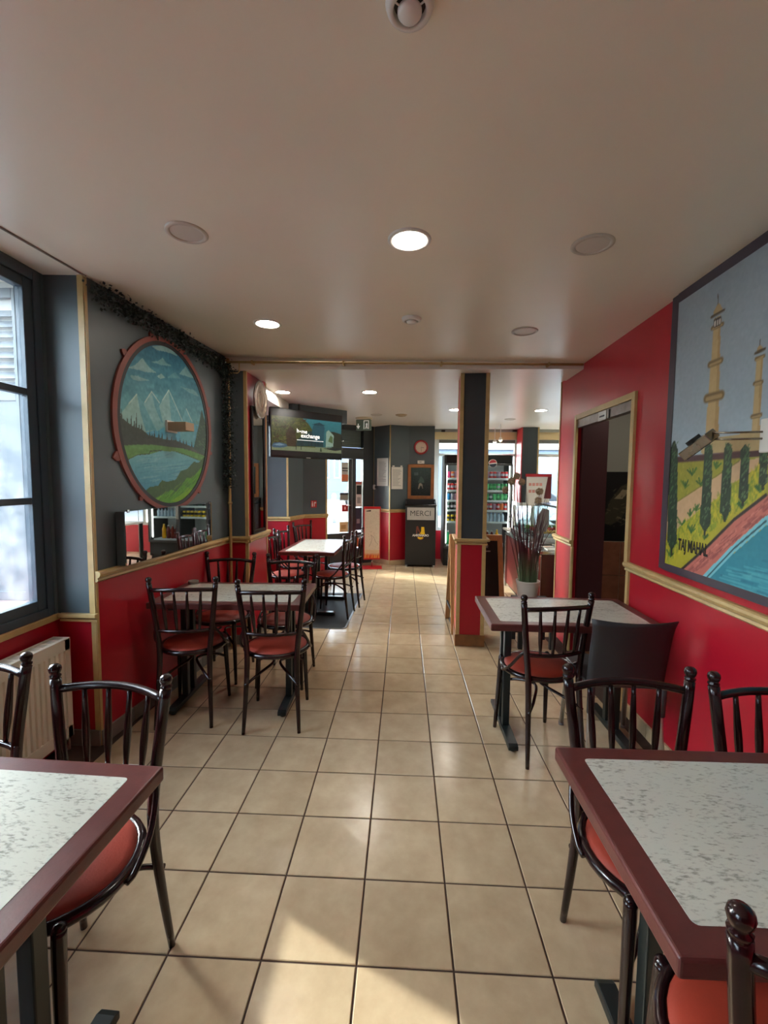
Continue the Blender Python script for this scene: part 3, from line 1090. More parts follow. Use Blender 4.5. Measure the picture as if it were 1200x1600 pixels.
# bollard and parked car beyond the door
bo = thing('street_bollard', 'pale grey steel street bollard seen through the door glass', 'bollard', (-2.62, 16.6, -0.14))
MB().lathe([(0.001, 0), (0.075, 0), (0.075, 0.86), (0.06, 0.90), (0.001, 0.91)], 16).build('post', mat('bollard paint', (150, 154, 158), 0.5), bo)
MB().lathe([(0.06, 0.90), (0.085, 0.91), (0.085, 1.06), (0.05, 1.11), (0.001, 1.11)], 16).build('cap', WHITE, bo)


def car(loc, rz, label, col):
    o = thing('street_car', label, 'car', loc, rz)
    body = [(-2.0, 0.28), (-2.05, 0.62), (-1.95, 0.86), (-1.2, 0.95), (1.0, 0.95), (1.85, 0.80), (2.05, 0.60), (2.0, 0.28)]
    cm = mat('car paint ' + label[:4], col, 0.25, coat=0.5)
    MB().plate(body, -0.85, 0.85).build('body', cm, o, bevel=0.06)
    MB().plate([(-1.75, 0.93), (-1.35, 1.42), (0.25, 1.45), (1.0, 0.94)], -0.72, 0.72).build('cabin', mat('car glass', (36, 42, 48), 0.1), o, bevel=0.05)
    MB().box(-1.3, 0.2, -0.66, 0.66, 1.43, 1.47).build('roof', cm, o, bevel=0.02)
    for x in (-1.25, 1.25):
        for y in (-0.78, 0.78):
            w = MB().lathe([(0.001, -0.11), (0.28, -0.11), (0.32, -0.08), (0.32, 0.08), (0.28, 0.11), (0.001, 0.11)], 18, axis='y').build('wheel', BLACK, o)
            w.location = (x, y, 0.32)
    for y in (-0.6, 0.6):
        MB().box(-2.07, -2.0, y - 0.16, y + 0.16, 0.62, 0.78).build('lamp', mat('car lamp', (190, 60, 50), 0.3), o)
    MB().box(-2.085, -2.03, -0.26, 0.26, 0.44, 0.56).build('number_plate', WHITE, o)
    return o


car((-2.75, 30, -0.14), 1.45, 'dark parked car far down the street through the door', (70, 78, 88))
car((4.6, 16.4, -0.14), 0.0, 'silver grey car parked outside the shop window', (176, 178, 182))


# ================================================================== TABLES
def make_table(L, D, label, group, loc, rz, span=0.64):
    """Cafe table: maroon edged top with laminate inlay on two flat metal bases. Origin at the floor under the centre; L along x."""
    H = 0.735
    o = thing('cafe_table', label, 'table', loc, rz, group)
    MB().box(-L / 2, L / 2, -D / 2, D / 2, H - 0.040, H).build('tabletop', EDGE, o, bevel=0.007, seg=3)
    a, b, r = L / 2 - 0.060, D / 2 - 0.056, 0.012
    poly = []
    for cx, cy, a0 in ((a - r, b - r, 0), (-a + r, b - r, 90), (-a + r, -b + r, 180), (a - r, -b + r, 270)):
        for k in range(5):
            w = math.radians(a0 + 22.5 * k)
            poly.append((cx + r * math.cos(w), cy + r * math.sin(w)))
    MB().prism(poly, H - 0.004, H + 0.0008).build('laminate_inlay', LAM, o)
    for sx in (-1, 1):
        x = sx * span / 2
        for dy in (-0.05, 0.05):
            MB().box(x - 0.02, x + 0.02, dy - 0.02, dy + 0.02, 0.042, H - 0.062).build('column', IRON, o, bevel=0.004)
        MB().box(x - 0.022, x + 0.022, -D * 0.40, D * 0.40, H - 0.064, H - 0.040).build('support_bar', IRON, o, bevel=0.003)
        fy = D * 0.46
        MB().plate([(-fy, 0.014), (fy, 0.014), (fy, 0.032), (fy - 0.02, 0.042), (-fy + 0.02, 0.042), (-fy, 0.032)], x - 0.027, x + 0.027)
        b = MB()
        v = [(x - 0.027, y, z) for y, z in ((-fy, 0.014), (fy, 0.014), (fy, 0.036), (fy - 0.02, 0.046), (-fy + 0.02, 0.046), (-fy, 0.036))]
        v += [(x + 0.027, q[1], q[2]) for q in v]
        n = 6
        b.add(v, [tuple(range(n)), tuple(range(2 * n - 1, n - 1, -1))] + [((i + 1) % n, i, n + i, n + (i + 1) % n) for i in range(n)])
        b.build('foot', IRON, o, bevel=0.003)
        for sy in (-1, 1):
            MB().lathe([(0.001, 0), (0.017, 0), (0.019, 0.006), (0.012, 0.016), (0.001, 0.016)], 12, (x, sy * (fy - 0.035))).build('glide', BLACK, o)
    return o


TG = 'speckled cafe tables with maroon edges'
make_table(0.92, 0.575, 'speckled table with maroon edge under the large palace painting, one corner pointing into the aisle', TG, (0.910, 0.9775, 0), 0.012, 0.60)
make_table(0.94, 0.60, 'speckled table with maroon edge beside the cream radiator', TG, (-1.112, 0.825, 0), -0.035, 0.62)
make_table(0.93, 0.59, 'speckled table by the kitchen doorway with a potted grass behind it', TG, (0.945, 2.650, 0), -0.010, 0.64)
make_table(0.955, 0.575, 'speckled table under the oval mountain mural, with four chairs', TG, (-1.110, 2.915, 0), 0.03, 0.70)
make_table(1.04, 0.60, 'speckled table set lengthwise on the black mat near the corner door', TG, (-1.012, 5.115, 0), PI / 2 - 0.02, 0.66)

# ================================================================== CHAIRS
CHG = 'mahogany spindle back cafe chairs'


def make_chair():
    o = thing('spindle_chair', '', 'chair', (0, 0, 0), 0, CHG)
    MB().lathe([(0.0005, 0.484), (0.06, 0.483), (0.12, 0.479), (0.160, 0.472), (0.182, 0.463), (0.186, 0.452), (0.0005, 0.448)], 32).build('seat', SEAT, o)
    MB().lathe([(0.180, 0.438), (0.180, 0.460), (0.190, 0.465), (0.203, 0.461), (0.208, 0.450), (0.203, 0.439), (0.190, 0.434), (0.180, 0.438)], 36).build('seat_ring', WOOD, o)
    for s in (-1, 1):
        p = smooth_path([(s * .1625, -.225, 0), (s * .152, -.198, .22), (s * .146, -.176, .44), (s * .160, -.172, .60), (s * .179, -.181, .76), (s * .1915, -.190, .872)], 4)
        r = np.interp([q[2] for q in p], [0, .1, .44, .87], [.0105, .0125, .0168, .0160])
        post = MB().tube(p, list(r), 12).build('back_post', WOOD, o)
        c = (s * .1925, -.1905)
        MB().lathe([(.0158, .868), (.0125, .873), (.0160, .878), (.0165, .882), (.0115, .886), (.0160, .893), (.0182, .902), (.0165, .911), (.010, .917), (.0004, .9185)], 14, c).build('finial', WOOD, post)
        p = smooth_path([(s * .166, .178, 0), (s * .158, .165, .20), (s * .150, .154, .40), (s * .148, .150, .452)], 3)
        r = np.interp([q[2] for q in p], [0, .1, .40, .46], [.0105, .0125, .0165, .0168])
        lg = MB().tube(p, list(r), 12)
        lg.ball((s * .148, .150, .452), .0168, 12, 8, sz=.9)
        lg.build('leg', WOOD, o)
        p = smooth_path([(s * .162, -.168, .61), (s * .186, -.140, .57), (s * .206, -.085, .50), (s * .211, -.02, .452), (s * .207, .01, .444)], 4)
        MB().tube(p, [.0085] * len(p), 8).build('side_brace', WOOD, o)
        p = smooth_path([(s * .156, -.208, .285), (s * .09, -.14, .325), (s * .020, -.015, .352), (s * .09, .105, .330), (s * .157, .166, .285)], 5)
        MB().tube(p, [.0085] * len(p), 8).build('stretcher', WOOD, o)
    top = [(x, -.188 - .042 * (1 - (x / .188) ** 2), .838 + .010 * (1 - (x / .188) ** 2)) for x in np.linspace(-.188, .188, 13)]
    MB().tube(top, [.0125] * 13, 10).build('top_rail', WOOD, o)
    low = [(x, -.172 - .036 * (1 - (x / .158) ** 2), .590) for x in np.linspace(-.158, .158, 13)]
    MB().tube(low, [.0105] * 13, 10).build('lower_rail', WOOD, o)
    for f in (-.6, -.2, .2, .6):
        x0, x1 = f * .158, f * .188
        y0, y1 = -.172 - .036 * (1 - f * f), -.188 - .042 * (1 - f * f)
        p = [(x0 + (x1 - x0) * t, y0 + (y1 - y0) * t, .590 + .252 * t) for t in np.linspace(0, 1, 8)]
        MB().tube(p, [.0072, .0085, .0108, .0115, .0106, .0092, .0080, .0070], 8).build('spindle', WOOD, o)
    return o


CH = make_chair()
R_ = math.radians
chairs = [
    (-1.335, 2.735, 7.5, 'spindle chair against the red wall below the mirror, its back to the room'),
    (-0.790, 2.715, 6.0, 'spindle chair at the aisle corner of the mural table, with fully visible rust seat'),
    (-1.380, 3.275, 180.8, 'spindle chair between the mural table and the gilt pipe, facing the room'),
    (-0.874, 3.226, 178.8, 'spindle chair on the far side of the mural table, in front of the black mat'),
    (-0.918, 1.092, 173.0, 'spindle chair tucked under the radiator table with its back to the aisle floor'),
    (-1.452, 1.205, 178.0, 'spindle chair standing right in front of the cream radiator'),
    (0.728, 1.222, 180.7, 'spindle chair tucked under the palace painting table, in front of the black plastic chair'),
    (1.148, 1.180, 176.0, 'spindle chair squeezed against the bright red wall under the palace painting'),
    (0.698, 0.752, -9.9, 'spindle chair at the palace painting table, showing only one post and its seat'),
    (0.773, 2.508, 12.5, 'spindle chair at the kitchen doorway table beside the black plastic chair'),
    (-0.790, 4.825, 84.0, 'spindle chair at the black mat edge, first on the aisle side'),
    (-0.715, 5.300, 84.0, 'spindle chair on the aisle side of the far table, closer to the menu stand'),
    (-1.270, 4.800, -97.0, 'spindle chair between the far table and the column, half hidden by the column edge'),
    (-1.310, 5.330, -100.0, 'spindle chair on the window side of the far table, in front of the bright recess'),
    (-1.250, 6.070, -116.0, 'spindle chair standing back against the corner block behind the far table'),
]
for k, (x, y, a, lab) in enumerate(chairs):
    c = CH if k == 0 else copy_tree(CH)
    c.location = (x, y, 0)
    c.rotation_euler = (0, 0, R_(a))
    c['label'] = lab
# the odd one: a plastic shell chair on metal legs
pc = thing('plastic_chair', 'charcoal plastic shell chair with silver legs against the red wall', 'chair', (1.168, 2.470, 0), R_(-2.0))
n, m_ = 13, 10
v, f = [], []
for t in (0, 1):
    for j in range(m_):
        q = j / (m_ - 1)
        z = .455 + .360 * q
        hw = .192 + .004 * q + (.012 * max(0, q - .85) / .15)
        yb = -.205 - .055 * q - .02 * q * q
        for i in range(n):
            x = -1 + 2 * i / (n - 1)
            zz = z - .010 * (1 - x * x) * (q > .95)
            v.append((x * hw, yb + .030 * x * x + t * .010, zz))
N = n * m_
for j in range(m_ - 1):
    for i in range(n - 1):
        a = j * n + i
        f += [(a, a + 1, a + n + 1, a + n), (N + a, N + a + n, N + a + n + 1, N + a + 1)]
edge = [i for i in range(n)] + [j * n + n - 1 for j in range(1, m_)] + [(m_ - 1) * n + i for i in range(n - 2, -1, -1)] + [j * n for j in range(m_ - 2, 0, -1)]
for a, b_ in zip(edge, edge[1:] + edge[:1]):
    f.append((b_, a, N + a, N + b_))
MB().add(v, f, 0, True).build('backrest', SHELL, pc)
MB().plate([(-.19, .44), (.19, .44), (.20, .462), (-.20, .462)], -.20, .21).build('seat', SHELL, pc, bevel=0.012, seg=3)
for sx in (-1, 1):
    for sy, ft in ((-1, -.215), (1, .225)):
        lg = MB().tube([(sx * .185, ft, 0), (sx * .176, sy * .19, .30), (sx * .170, sy * .175, .445)], [.0135, .0140, .0140], 12).build('leg', ALU, pc)
        MB().lathe([(.001, 0), (.016, 0), (.016, .018), (.001, .018)], 12, (sx * .185, ft)).build('foot_cap', mat('grey rubber', (150, 148, 144), .7), lg)
    if sx:
        MB().tube([(sx * .176, -.195, .30), (sx * .178, -.200, .46)], .0185, 10).build('sleeve', SHELL, pc)

# black entrance mat
mt = thing('floor_mat', 'black ribbed rubber mat with a pale edge under the far table', 'mat', (-1.10, 5.05, 0), 0)
pm = [(-0.45, -0.70), (0.505, -0.70), (0.535, -0.66), (0.572, 0.70), (-0.45, 0.70)]
MB().prism([(x * 1.0, y) for x, y in pm], 0.0005, 0.006).build('mat_edge', mat('grey mat edge', (120, 124, 126), 0.4), mt, bevel=0.002)
MB().prism([(-0.44, -0.69), (0.488, -0.69), (0.515, -0.655), (0.552, 0.69), (-0.44, 0.69)], 0.004, 0.008).build('mat_field', mat('black rubber', (30, 32, 33), 0.75, bump=0.5, bscale=220), mt)

# small dish on the mural table
ds = thing('small_dish', 'small grey dish at the wall end of the mural table', 'dish', (-1.530, 3.135, 0.7358), 0)
MB().lathe([(0.001, 0), (0.032, 0), (0.036, 0.004), (0.037, 0.020), (0.034, 0.022), (0.030, 0.006), (0.001, 0.005)], 20).build('bowl', mat('grey stoneware', (128, 122, 114), 0.5), ds)

# ================================================================== RADIATOR
rd = thing('radiator', 'cream ribbed panel radiator under the near window', 'radiator', (-1.885, 1.02, 0), 0)
Lr, zr0, zr1 = 1.23, 0.10, 0.640
b = MB()
n = int(Lr / 0.0333)
prof = []
for k in range(n):
    y = 0.03 + (Lr - 0.06) * k / n
    w = (Lr - 0.06) / n
    prof += [(0.098, y), (0.098, y + 0.45 * w), (0.090, y + 0.6 * w), (0.090, y + 0.85 * w)]
prof.append((0.098, Lr - 0.03))
m2 = len(prof)
v = [(x, y, zr0 + 0.06) for x, y in prof] + [(x, y, zr1 - 0.055) for x, y in prof]
b.add(v, [(i, i + 1, m2 + i + 1, m2 + i) for i in range(m2 - 1)])
b.box(0.02, 0.089, 0.0, Lr, zr0, zr1 - 0.004)
b.box(0.088, 0.1, 0.0, Lr, zr0, zr0 + 0.062)
b.box(0.088, 0.1, 0.0, Lr, zr1 - 0.057, zr1)
b.box(0.088, 0.1, 0.0, 0.032, zr0, zr1)
b.box(0.088, 0.1, Lr - 0.032, Lr, zr0, zr1)
b.build('front_panel', CREAM, rd)
MB().box(0.008, 0.101, -0.004, Lr + 0.004, zr1, zr1 + 0.006).build('top_grille', CREAM, rd, bevel=0.002)
for k in range(24):
    MB().box(0.03, 0.080, 0.03 + 0.05 * k, 0.062 + 0.05 * k, zr1 + 0.0055, zr1 + 0.0072).build('grille_slot', mat('radiator slot', (196, 188, 172), 0.6), rd)
for y in (-0.004, Lr):
    MB().box(0.006, 0.100, y, y + 0.004, zr0, zr1 + 0.004).build('side_panel', CREAM, rd)
for y in (0.2, Lr - 0.2):
    MB().box(-0.012, 0.03, y - 0.02, y + 0.02, 0.2, 0.55).build('bracket', STEEL, rd)
MB().tube([(0.05, Lr + 0.004, 0.14), (0.05, Lr + 0.028, 0.14), (0.05, Lr + 0.028, 0.0)], 0.008, 8).build('feed_pipe', CREAM, rd)

# ================================================================== CEILING FITTINGS
LAMP_ON = mat('lit led panel', (255, 255, 255), 0.5, emit=LAMP, ecol=(255, 246, 232))
LAMP_ON_F = mat('lit led panel front', (255, 255, 255), 0.5, emit=LAMP * 2.2, ecol=(255, 248, 236))
LAMP_OFF = mat('unlit led panel', (206, 198, 186), 0.4)
RIM = mat('lamp rim', (196, 186, 172), 0.4)


def downlight(x, y, z, lit, label, group, r=0.072):
    o = thing('downlight', label, 'ceiling light', (x, y, z), 0, group)
    MB().lathe([(r + .020, 0.001), (r + .020, -.003), (r + .014, -.007), (r + .002, -.007), (r, -.002), (r, 0.001)], 32).build('rim', WHITE if lit else RIM, o)
    MB().lathe([(.0005, -.003), (r, -.003)], 32).build('diffuser', (LAMP_ON_F if y > 4.3 else LAMP_ON) if lit else LAMP_OFF, o)
    return o


DLG = 'recessed ceiling lights'
downlight(0.011, 1.954, CZ(0.011), True, 'brightly lit round ceiling light in the middle of the near room', DLG)
downlight(-0.922, 3.004, CZ(-0.92), True, 'lit round ceiling light above the mural table', DLG)
downlight(-0.928, 1.912, CZ(-0.93), False, 'unlit round ceiling light over the window side of the near room', DLG, 0.066)
downlight(0.780, 1.98, CZ(0.78), False, 'unlit round ceiling light beside the palace painting', DLG, 0.066)
downlight(0.791, 3.073, CZ(0.79), False, 'unlit round ceiling light above the kitchen doorway table', DLG, 0.066)
downlight(2.15, 3.4, 2.50, True, 'unseen ceiling light added to brighten the kitchen passage', DLG, 0.10)  # added out of sight to light up the dark passage
downlight(-1.335, 4.88, 2.452, True, 'lit round ceiling light above the television', DLG)
downlight(-0.385, 4.88, 2.452, True, 'lit round ceiling light over the aisle of the front room', DLG)
downlight(0.673, 6.08, 2.452, True, 'lit round ceiling light just behind the square pillar', DLG)
downlight(1.822, 6.12, 2.452, True, 'lit round ceiling light above the service counter', DLG)
downlight(-0.415, 6.56, 2.452, False, 'faint unlit round ceiling light near the exit sign', DLG, 0.066)
downlight(1.62, 7.0, 2.452, False, 'faint unlit round ceiling light near the shop window', DLG, 0.066)


def vent(x, y, z, r, label, m=None):
    o = thing('air_vent', label, 'vent', (x, y, z), 0, 'round air vents')
    m = m or WHITE
    MB().lathe([(r, 0.002), (r, -.004), (r * .92, -.016), (r * .72, -.022), (r * .66, -.016), (r * .66, 0.002)], 36).build('collar', m, o)
    MB().lathe([(.0005, -.030), (r * .40, -.029), (r * .50, -.022), (r * .50, -.016), (.0005, -.012)], 30).build('disc', m, o)
    MB().lathe([(.0005, -.004), (r * .66, -.004)], 24).build('throat', mat('vent throat', (60, 54, 50), .8), o)
    for k in range(3):
        a = R_(90 + 120 * k)
        MB().tube([(r * .45 * math.cos(a), r * .45 * math.sin(a), -.018), (r * .70 * math.cos(a), r * .70 * math.sin(a), -.016)], .002, 6).build('spoke', m, o)
    return o


vent(0.000, 1.020, CZ(0), .052, 'large round white air vent at the top of the view')
vent(0.035, 2.870, CZ(0.03), .062, 'round white air vent in the ceiling before the beam')
vent(-0.052, 6.55, 2.452, .085, 'brownish round air vent in the front room ceiling', mat('yellowed plastic', (168, 148, 116), .5))

# pipe along the beam with clips
pp = thing('heating_pipe', 'gilt painted pipe running along the beam between the rooms', 'pipe', (0, 3.795, 0), 0)
MB().tube([(-1.56, 0, 2.492), (1.46, 0, 2.462)], 0.010, 10).build('pipe', GOLD, pp)
for x in (-1.30, -0.52, 0.30, 1.18):
    z = 2.492 - (x + 1.56) * 0.0099
    c = MB().box(x - 0.008, x + 0.008, -0.014, 0.05, z - 0.016, z + 0.014).build('clip', GOLD, pp, bevel=0.003)
# upright pipe in the corner by the mural
up = thing('standpipe', 'upright gilt pipe in the corner beside the oval mural', 'pipe', (-1.512, 3.800, 0), 0)
MB().tube([(0, 0, 0.0), (0, 0, 2.52)], 0.0125, 12).build('pipe', GOLD, up)
for z in (0.4, 1.29, 2.1):
    MB().lathe([(.012, z - .010), (.019, z - .010), (.019, z + .010), (.012, z + .010)], 12).build('coupling', GOLD, up)
MB().tube([(-.07, 0, 2.400), (.085, 0, 2.400), (.098, 0, 2.415), (.098, 0, 2.49)], .005, 8).build('side_branch', GOLD, up)

# dark leaf garland under the ceiling and down the pipe
gl = thing('leaf_garland', 'dark artificial ivy garland along the ceiling edge and down the corner pipe', 'garland', (0, 0, 0), 0)
path = [np.array(wl(u, .045)) + np.array([0, 0, z]) for u, z in ((0.05, 2.51), (0.35, 2.50), (0.7, 2.49), (1.05, 2.475), (1.38, 2.46))]
path += [np.array([-1.505, 3.76, z]) for z in (2.40, 2.15, 1.9, 1.65, 1.46)]
sp = smooth_path(path, 8)
MB().tube(sp, [.004] * len(sp), 6).build('stem', mat('garland wire', (44, 50, 42), .7), gl)
lv = MB()
g_ = random.Random(5)
for k in range(3600):
    q = sp[g_.randrange(len(sp))] + np.array([g_.gauss(0, .012), g_.gauss(0, .012), g_.gauss(0, .012)])
    top = q[2] > 2.42
    off = np.array([g_.uniform(-.03, .022) if top else g_.gauss(0, .026), g_.gauss(0, .05) if top else g_.gauss(-.01, .016), g_.uniform(-.07, .03) if top else g_.gauss(0, .04)])
    c = q + off
    if c[2] > CZ(c[0]) - .012:
        c[2] = CZ(c[0]) - .012 - g_.random() * .02
    if c[1] < 3.7:
        n_ = np.array([WL_D[1], -WL_D[0]])
        dist = (c[:2] - WL_P) @ n_
        if dist < .014:
            c[:2] += n_ * (.014 - dist)
    else:
        c[0] = max(c[0], -1.53)
        c[1] = min(c[1], 3.868)
    s = g_.uniform(.013, .025)
    a = np.array([g_.gauss(0, 1), g_.gauss(0, 1), g_.gauss(-.6, .7)])
    a /= np.linalg.norm(a)
    w = np.cross(a, np.array([g_.gauss(0, 1), g_.gauss(0, 1), g_.gauss(0, 1)]))
    w /= np.linalg.norm(w) + 1e-9
    lv.add([c, c + a * s * .5 + w * s * .38, c + a * s, c + a * s * .5 - w * s * .38], [(0, 1, 2, 3)])
lo = lv.build('foliage', mat('dark ivy leaf', (34, 46, 42), .55, var=.35, vscale=30), gl)
lo['kind'] = 'stuff'

# ================================================================== OVAL MURAL
om = frame_at('oval_mural', wl(0), WL_D)
tag(om, 'oval mountain lake mural in a terracotta branch ring', 'mural')
ZS = 170 / 971


def zo(x, y):
    return on_wall(170 + x * ZS, 520 + y * ZS, WL_P, WL_D, .006)


EC, EA, EB = (0.702, 1.857), 0.486, 0.536
cv = Canvas(EC[0] - EA, EC[0] + EA, EC[1] - EB, EC[1] + EB, 210, 230, (80, 130, 142))


def zp(pts):
    return [zo(*p) for p in pts]


cv.grad(None, (120, 166, 170), (52, 104, 122), zo(300, 800)[1], zo(400, 140)[1])
cv.noise(5, 6, sx=3)
CL = (168, 190, 186)
for p, a in (([(385, 120), (480, 112), (560, 145), (615, 208), (520, 172), (430, 155)], .75),
             ([(165, 312), (240, 285), (280, 240), (302, 225), (335, 275), (370, 315), (430, 358), (330, 350), (240, 325)], .7),
             ([(375, 258), (440, 252), (480, 222), (510, 265), (570, 300), (470, 288)], .55), ([(190, 378), (260, 385), (300, 402), (365, 425), (260, 432), (205, 408)], .6),
             ([(428, 388), (470, 362), (502, 400), (460, 412)], .75), ([(630, 365), (685, 300), (715, 345), (765, 410), (700, 392)], .6),
             ([(520, 400), (590, 350), (640, 410)], .3), ([(640, 480), (760, 510), (815, 575), (720, 535)], .4)):
    cv.poly(zp(p), CL, a)
cv.poly(zp([(300, 820), (800, 820), (800, 1040), (300, 1000)]), (104, 158, 176))
cv.poly(zp([(85, 745), (130, 690), (250, 545), (330, 650), (440, 860), (300, 900), (85, 830)]), (150, 182, 178))
cv.poly(zp([(250, 545), (330, 650), (440, 860), (330, 880), (280, 700)]), (112, 158, 166))
cv.poly(zp([(310, 635), (382, 522), (450, 620), (530, 820), (430, 880)]), (138, 176, 178))
cv.poly(zp([(382, 522), (450, 620), (530, 820), (470, 800), (410, 660)]), (106, 152, 162))
cv.poly(zp([(450, 650), (535, 508), (590, 610), (665, 790), (500, 880)]), (142, 178, 178))
cv.poly(zp([(535, 508), (590, 610), (665, 790), (560, 800), (545, 640)]), (110, 156, 164))
cv.poly(zp([(640, 800), (692, 678), (735, 770), (770, 860), (770, 1010), (640, 960)]), (112, 160, 168))
for a, c in (((535, 510), (655, 782)), ((382, 524), (452, 625)), ((692, 680), (742, 790)), ((535, 512), (480, 600)), ((382, 524), (322, 620)), ((250, 548), (180, 630))):
    cv.line(zo(*a), zo(*c), .008, (206, 220, 210), .7)
cv.noise(5, 4)
DK = (58, 66, 58)
cv.poly(zp([(70, 700), (120, 760), (200, 825), (300, 865), (360, 915), (480, 945), (600, 962), (700, 1000), (790, 1035), (880, 1090), (880, 1125), (700, 1065), (400, 1008), (60, 1030)]), DK)
for x, y0, y1 in ((95, 730, 640), (112, 760, 660), (165, 820, 738), (200, 830, 732), (228, 840, 765), (246, 850, 705), (270, 870, 800), (292, 880, 795), (365, 925, 868), (388, 930, 890), (407, 935, 866), (447, 945, 868), (476, 950, 880),
                  (520, 960, 905), (560, 968, 920), (600, 975, 935), (635, 985, 940), (665, 995, 950), (692, 1005, 950), (740, 1030, 960)):
    w = 8
    cv.poly(zp([(x - w, y0), (x, y1), (x + w, y0)]), DK)
cv.poly(zp([(755, 1040), (790, 880), (808, 800), (828, 685), (850, 760), (890, 900), (890, 1110)]), (54, 76, 64))
for k in range(34):
    x, y = 775 + rnd.random() * 90, 780 + rnd.random() * 260
    cv.line(zo(x, y), zo(x + 10, y + 10), .006, (110, 140, 116), .6)
cv.poly(zp([(100, 1008), (260, 998), (400, 1000), (520, 1012), (650, 1030), (760, 1062), (880, 1110), (880, 1170), (780, 1135), (700, 1095), (600, 1062), (470, 1052), (360, 1085), (260, 1092), (150, 1145), (100, 1140)]), (104, 142, 92))
cv.noise(7, 3, zp([(100, 1000), (880, 1100), (880, 1170), (450, 1060), (100, 1150)]), sx=3)
cv.path(zp([(160, 1140), (260, 1090), (360, 1082), (370, 1056), (475, 1050)]), .008, (60, 80, 56))
cv.path(zp([(600, 1062), (700, 1095), (790, 1132)]), .007, (66, 84, 60))
LK = zp([(140, 1150), (260, 1092), (360, 1086), (480, 1052), (600, 1064), (700, 1098), (790, 1135), (880, 1170), (700, 1330), (600, 1500), (330, 1500)])
cv.grad(LK, (94, 146, 164), (128, 176, 182), zo(400, 1400)[1], zo(400, 1060)[1])
for k in range(46):
    x, y = 200 + rnd.random() * 480, 1090 + rnd.random() * 270
    cv.line(zo(x, y), zo(x + 60 + rnd.random() * 90, y - 8 - rnd.random() * 14), .006, (160, 196, 198) if rnd.random() < .6 else (84, 132, 150), .5)
cv.poly(zp([(300, 1430), (370, 1375), (440, 1365), (475, 1315), (520, 1330), (600, 1310), (640, 1235), (700, 1215), (760, 1150), (800, 1160), (850, 1110), (880, 1110), (880, 1400), (700, 1560), (300, 1560)]), (66, 92, 60))
cv.poly(zp([(330, 1500), (430, 1470), (560, 1400), (600, 1420), (700, 1290), (740, 1300), (840, 1190), (880, 1250), (820, 1380), (700, 1500), (560, 1560), (360, 1560)]), (98, 146, 66))
cv.poly(zp([(560, 1500), (680, 1420), (700, 1380), (760, 1400), (640, 1520)]), (132, 170, 70))
for k in range(60):
    x = 420 + rnd.random() * 400
    y = 1540 - (x - 330) * .62 + rnd.random() * 110
    cv.line(zo(x, y), zo(x + 28, y - 30), .007, (128, 168, 78) if k % 2 else (70, 104, 56), .55)
cv.saturate(1.45)
cv.noise(4, 3)
keep = ((cv.U - EC[0]) / (EA - .004)) ** 2 + ((cv.V - EC[1]) / (EB - .004)) ** 2 <= 1
cv.mesh('painted_canvas', paint_mat('oval painting', .5), om, -.006, keep)


def ring(name, a0, b0, a1, b1, y0, y1, m, n=72):
    v, f = [], []
    for i in range(n):
        w = 2 * PI * i / n
        c, s_ = math.cos(w), math.sin(w)
        v += [(EC[0] + a0 * c, y1, EC[1] + b0 * s_), (EC[0] + a0 * c, y0, EC[1] + b0 * s_), (EC[0] + a1 * c, y0, EC[1] + b1 * s_), (EC[0] + a1 * c, y1, EC[1] + b1 * s_)]
    for i in range(n):
        j = (i + 1) % n
        for k in range(4):
            l = (k + 1) % 4
            f.append((4 * i + k, 4 * j + k, 4 * j + l, 4 * i + l))
    return MB().add(v, f, 0, False).build(name, m, om)


ring('dark_liner', EA - .008, EB - .008, EA + .020, EB + .018, -.010, .001, mat('dark liner', (36, 38, 38), .5))
TERR = mat('terracotta paint', (132, 68, 57), .5, var=.1, vscale=14)
ring('branch_ring', EA + .019, EB + .017, EA + .058, EB + .046, -.014, .001, TERR)
for ang, r_ in ((203, .030), (140, .022), (108, .020), (70, .016), (235, .018), (310, .020), (345, .016), (20, .014)):
    w = R_(ang)
    x, z = EC[0] + (EA + .066) * math.cos(w), EC[1] + (EB + .052) * math.sin(w)
    MB().plate([(x + r_ * 1.2 * math.cos(w + t) * (1.2 if abs(t) < .1 else .8), z + r_ * math.sin(w + t)) for t in np.linspace(0, 2 * PI, 9)[:-1]], -.012, .001).build('twig_stub', TERR, om)

# plaster block lamp sticking out of the mural
sc = thing('wall_lamp', 'small unlit plaster block lamp fixed on the oval mural', 'wall lamp', wl(0), math.atan2(WL_D[1], WL_D[0]))
MB().box(0.660, 0.765, -.150, -.008, 1.826, 1.882).build('block', mat('tan plaster', (176, 150, 124), .7), sc, bevel=0.003)
MB().box(0.655, 0.770, -.020, -.0062, 1.815, 1.893).build('back_plate', WHITE, sc)

# strip mirror below the mural
mi = thing('wall_mirror', 'long frameless strip mirror resting on the dado rail below the mural', 'mirror', wl(1.232, .004), math.atan2(WL_D[1], WL_D[0]) + R_(3.0))
MB().box(-1.072, 0.0, -.006, 0.0, 0.992, 1.306).build('mirror_glass', MIRROR, mi)
MB().prism([(-1.072, 0.0), (0.0, 0.0), (-0.01, 0.002), (-1.072, 0.050)], 0.992, 1.305).build('backing', GREY, mi)
for x in (-1.04, -0.03):
    MB().box(x - .012, x + .012, -.009, .003, 1.298, 1.316).build('mirror_clip', STEEL, mi, bevel=.002)

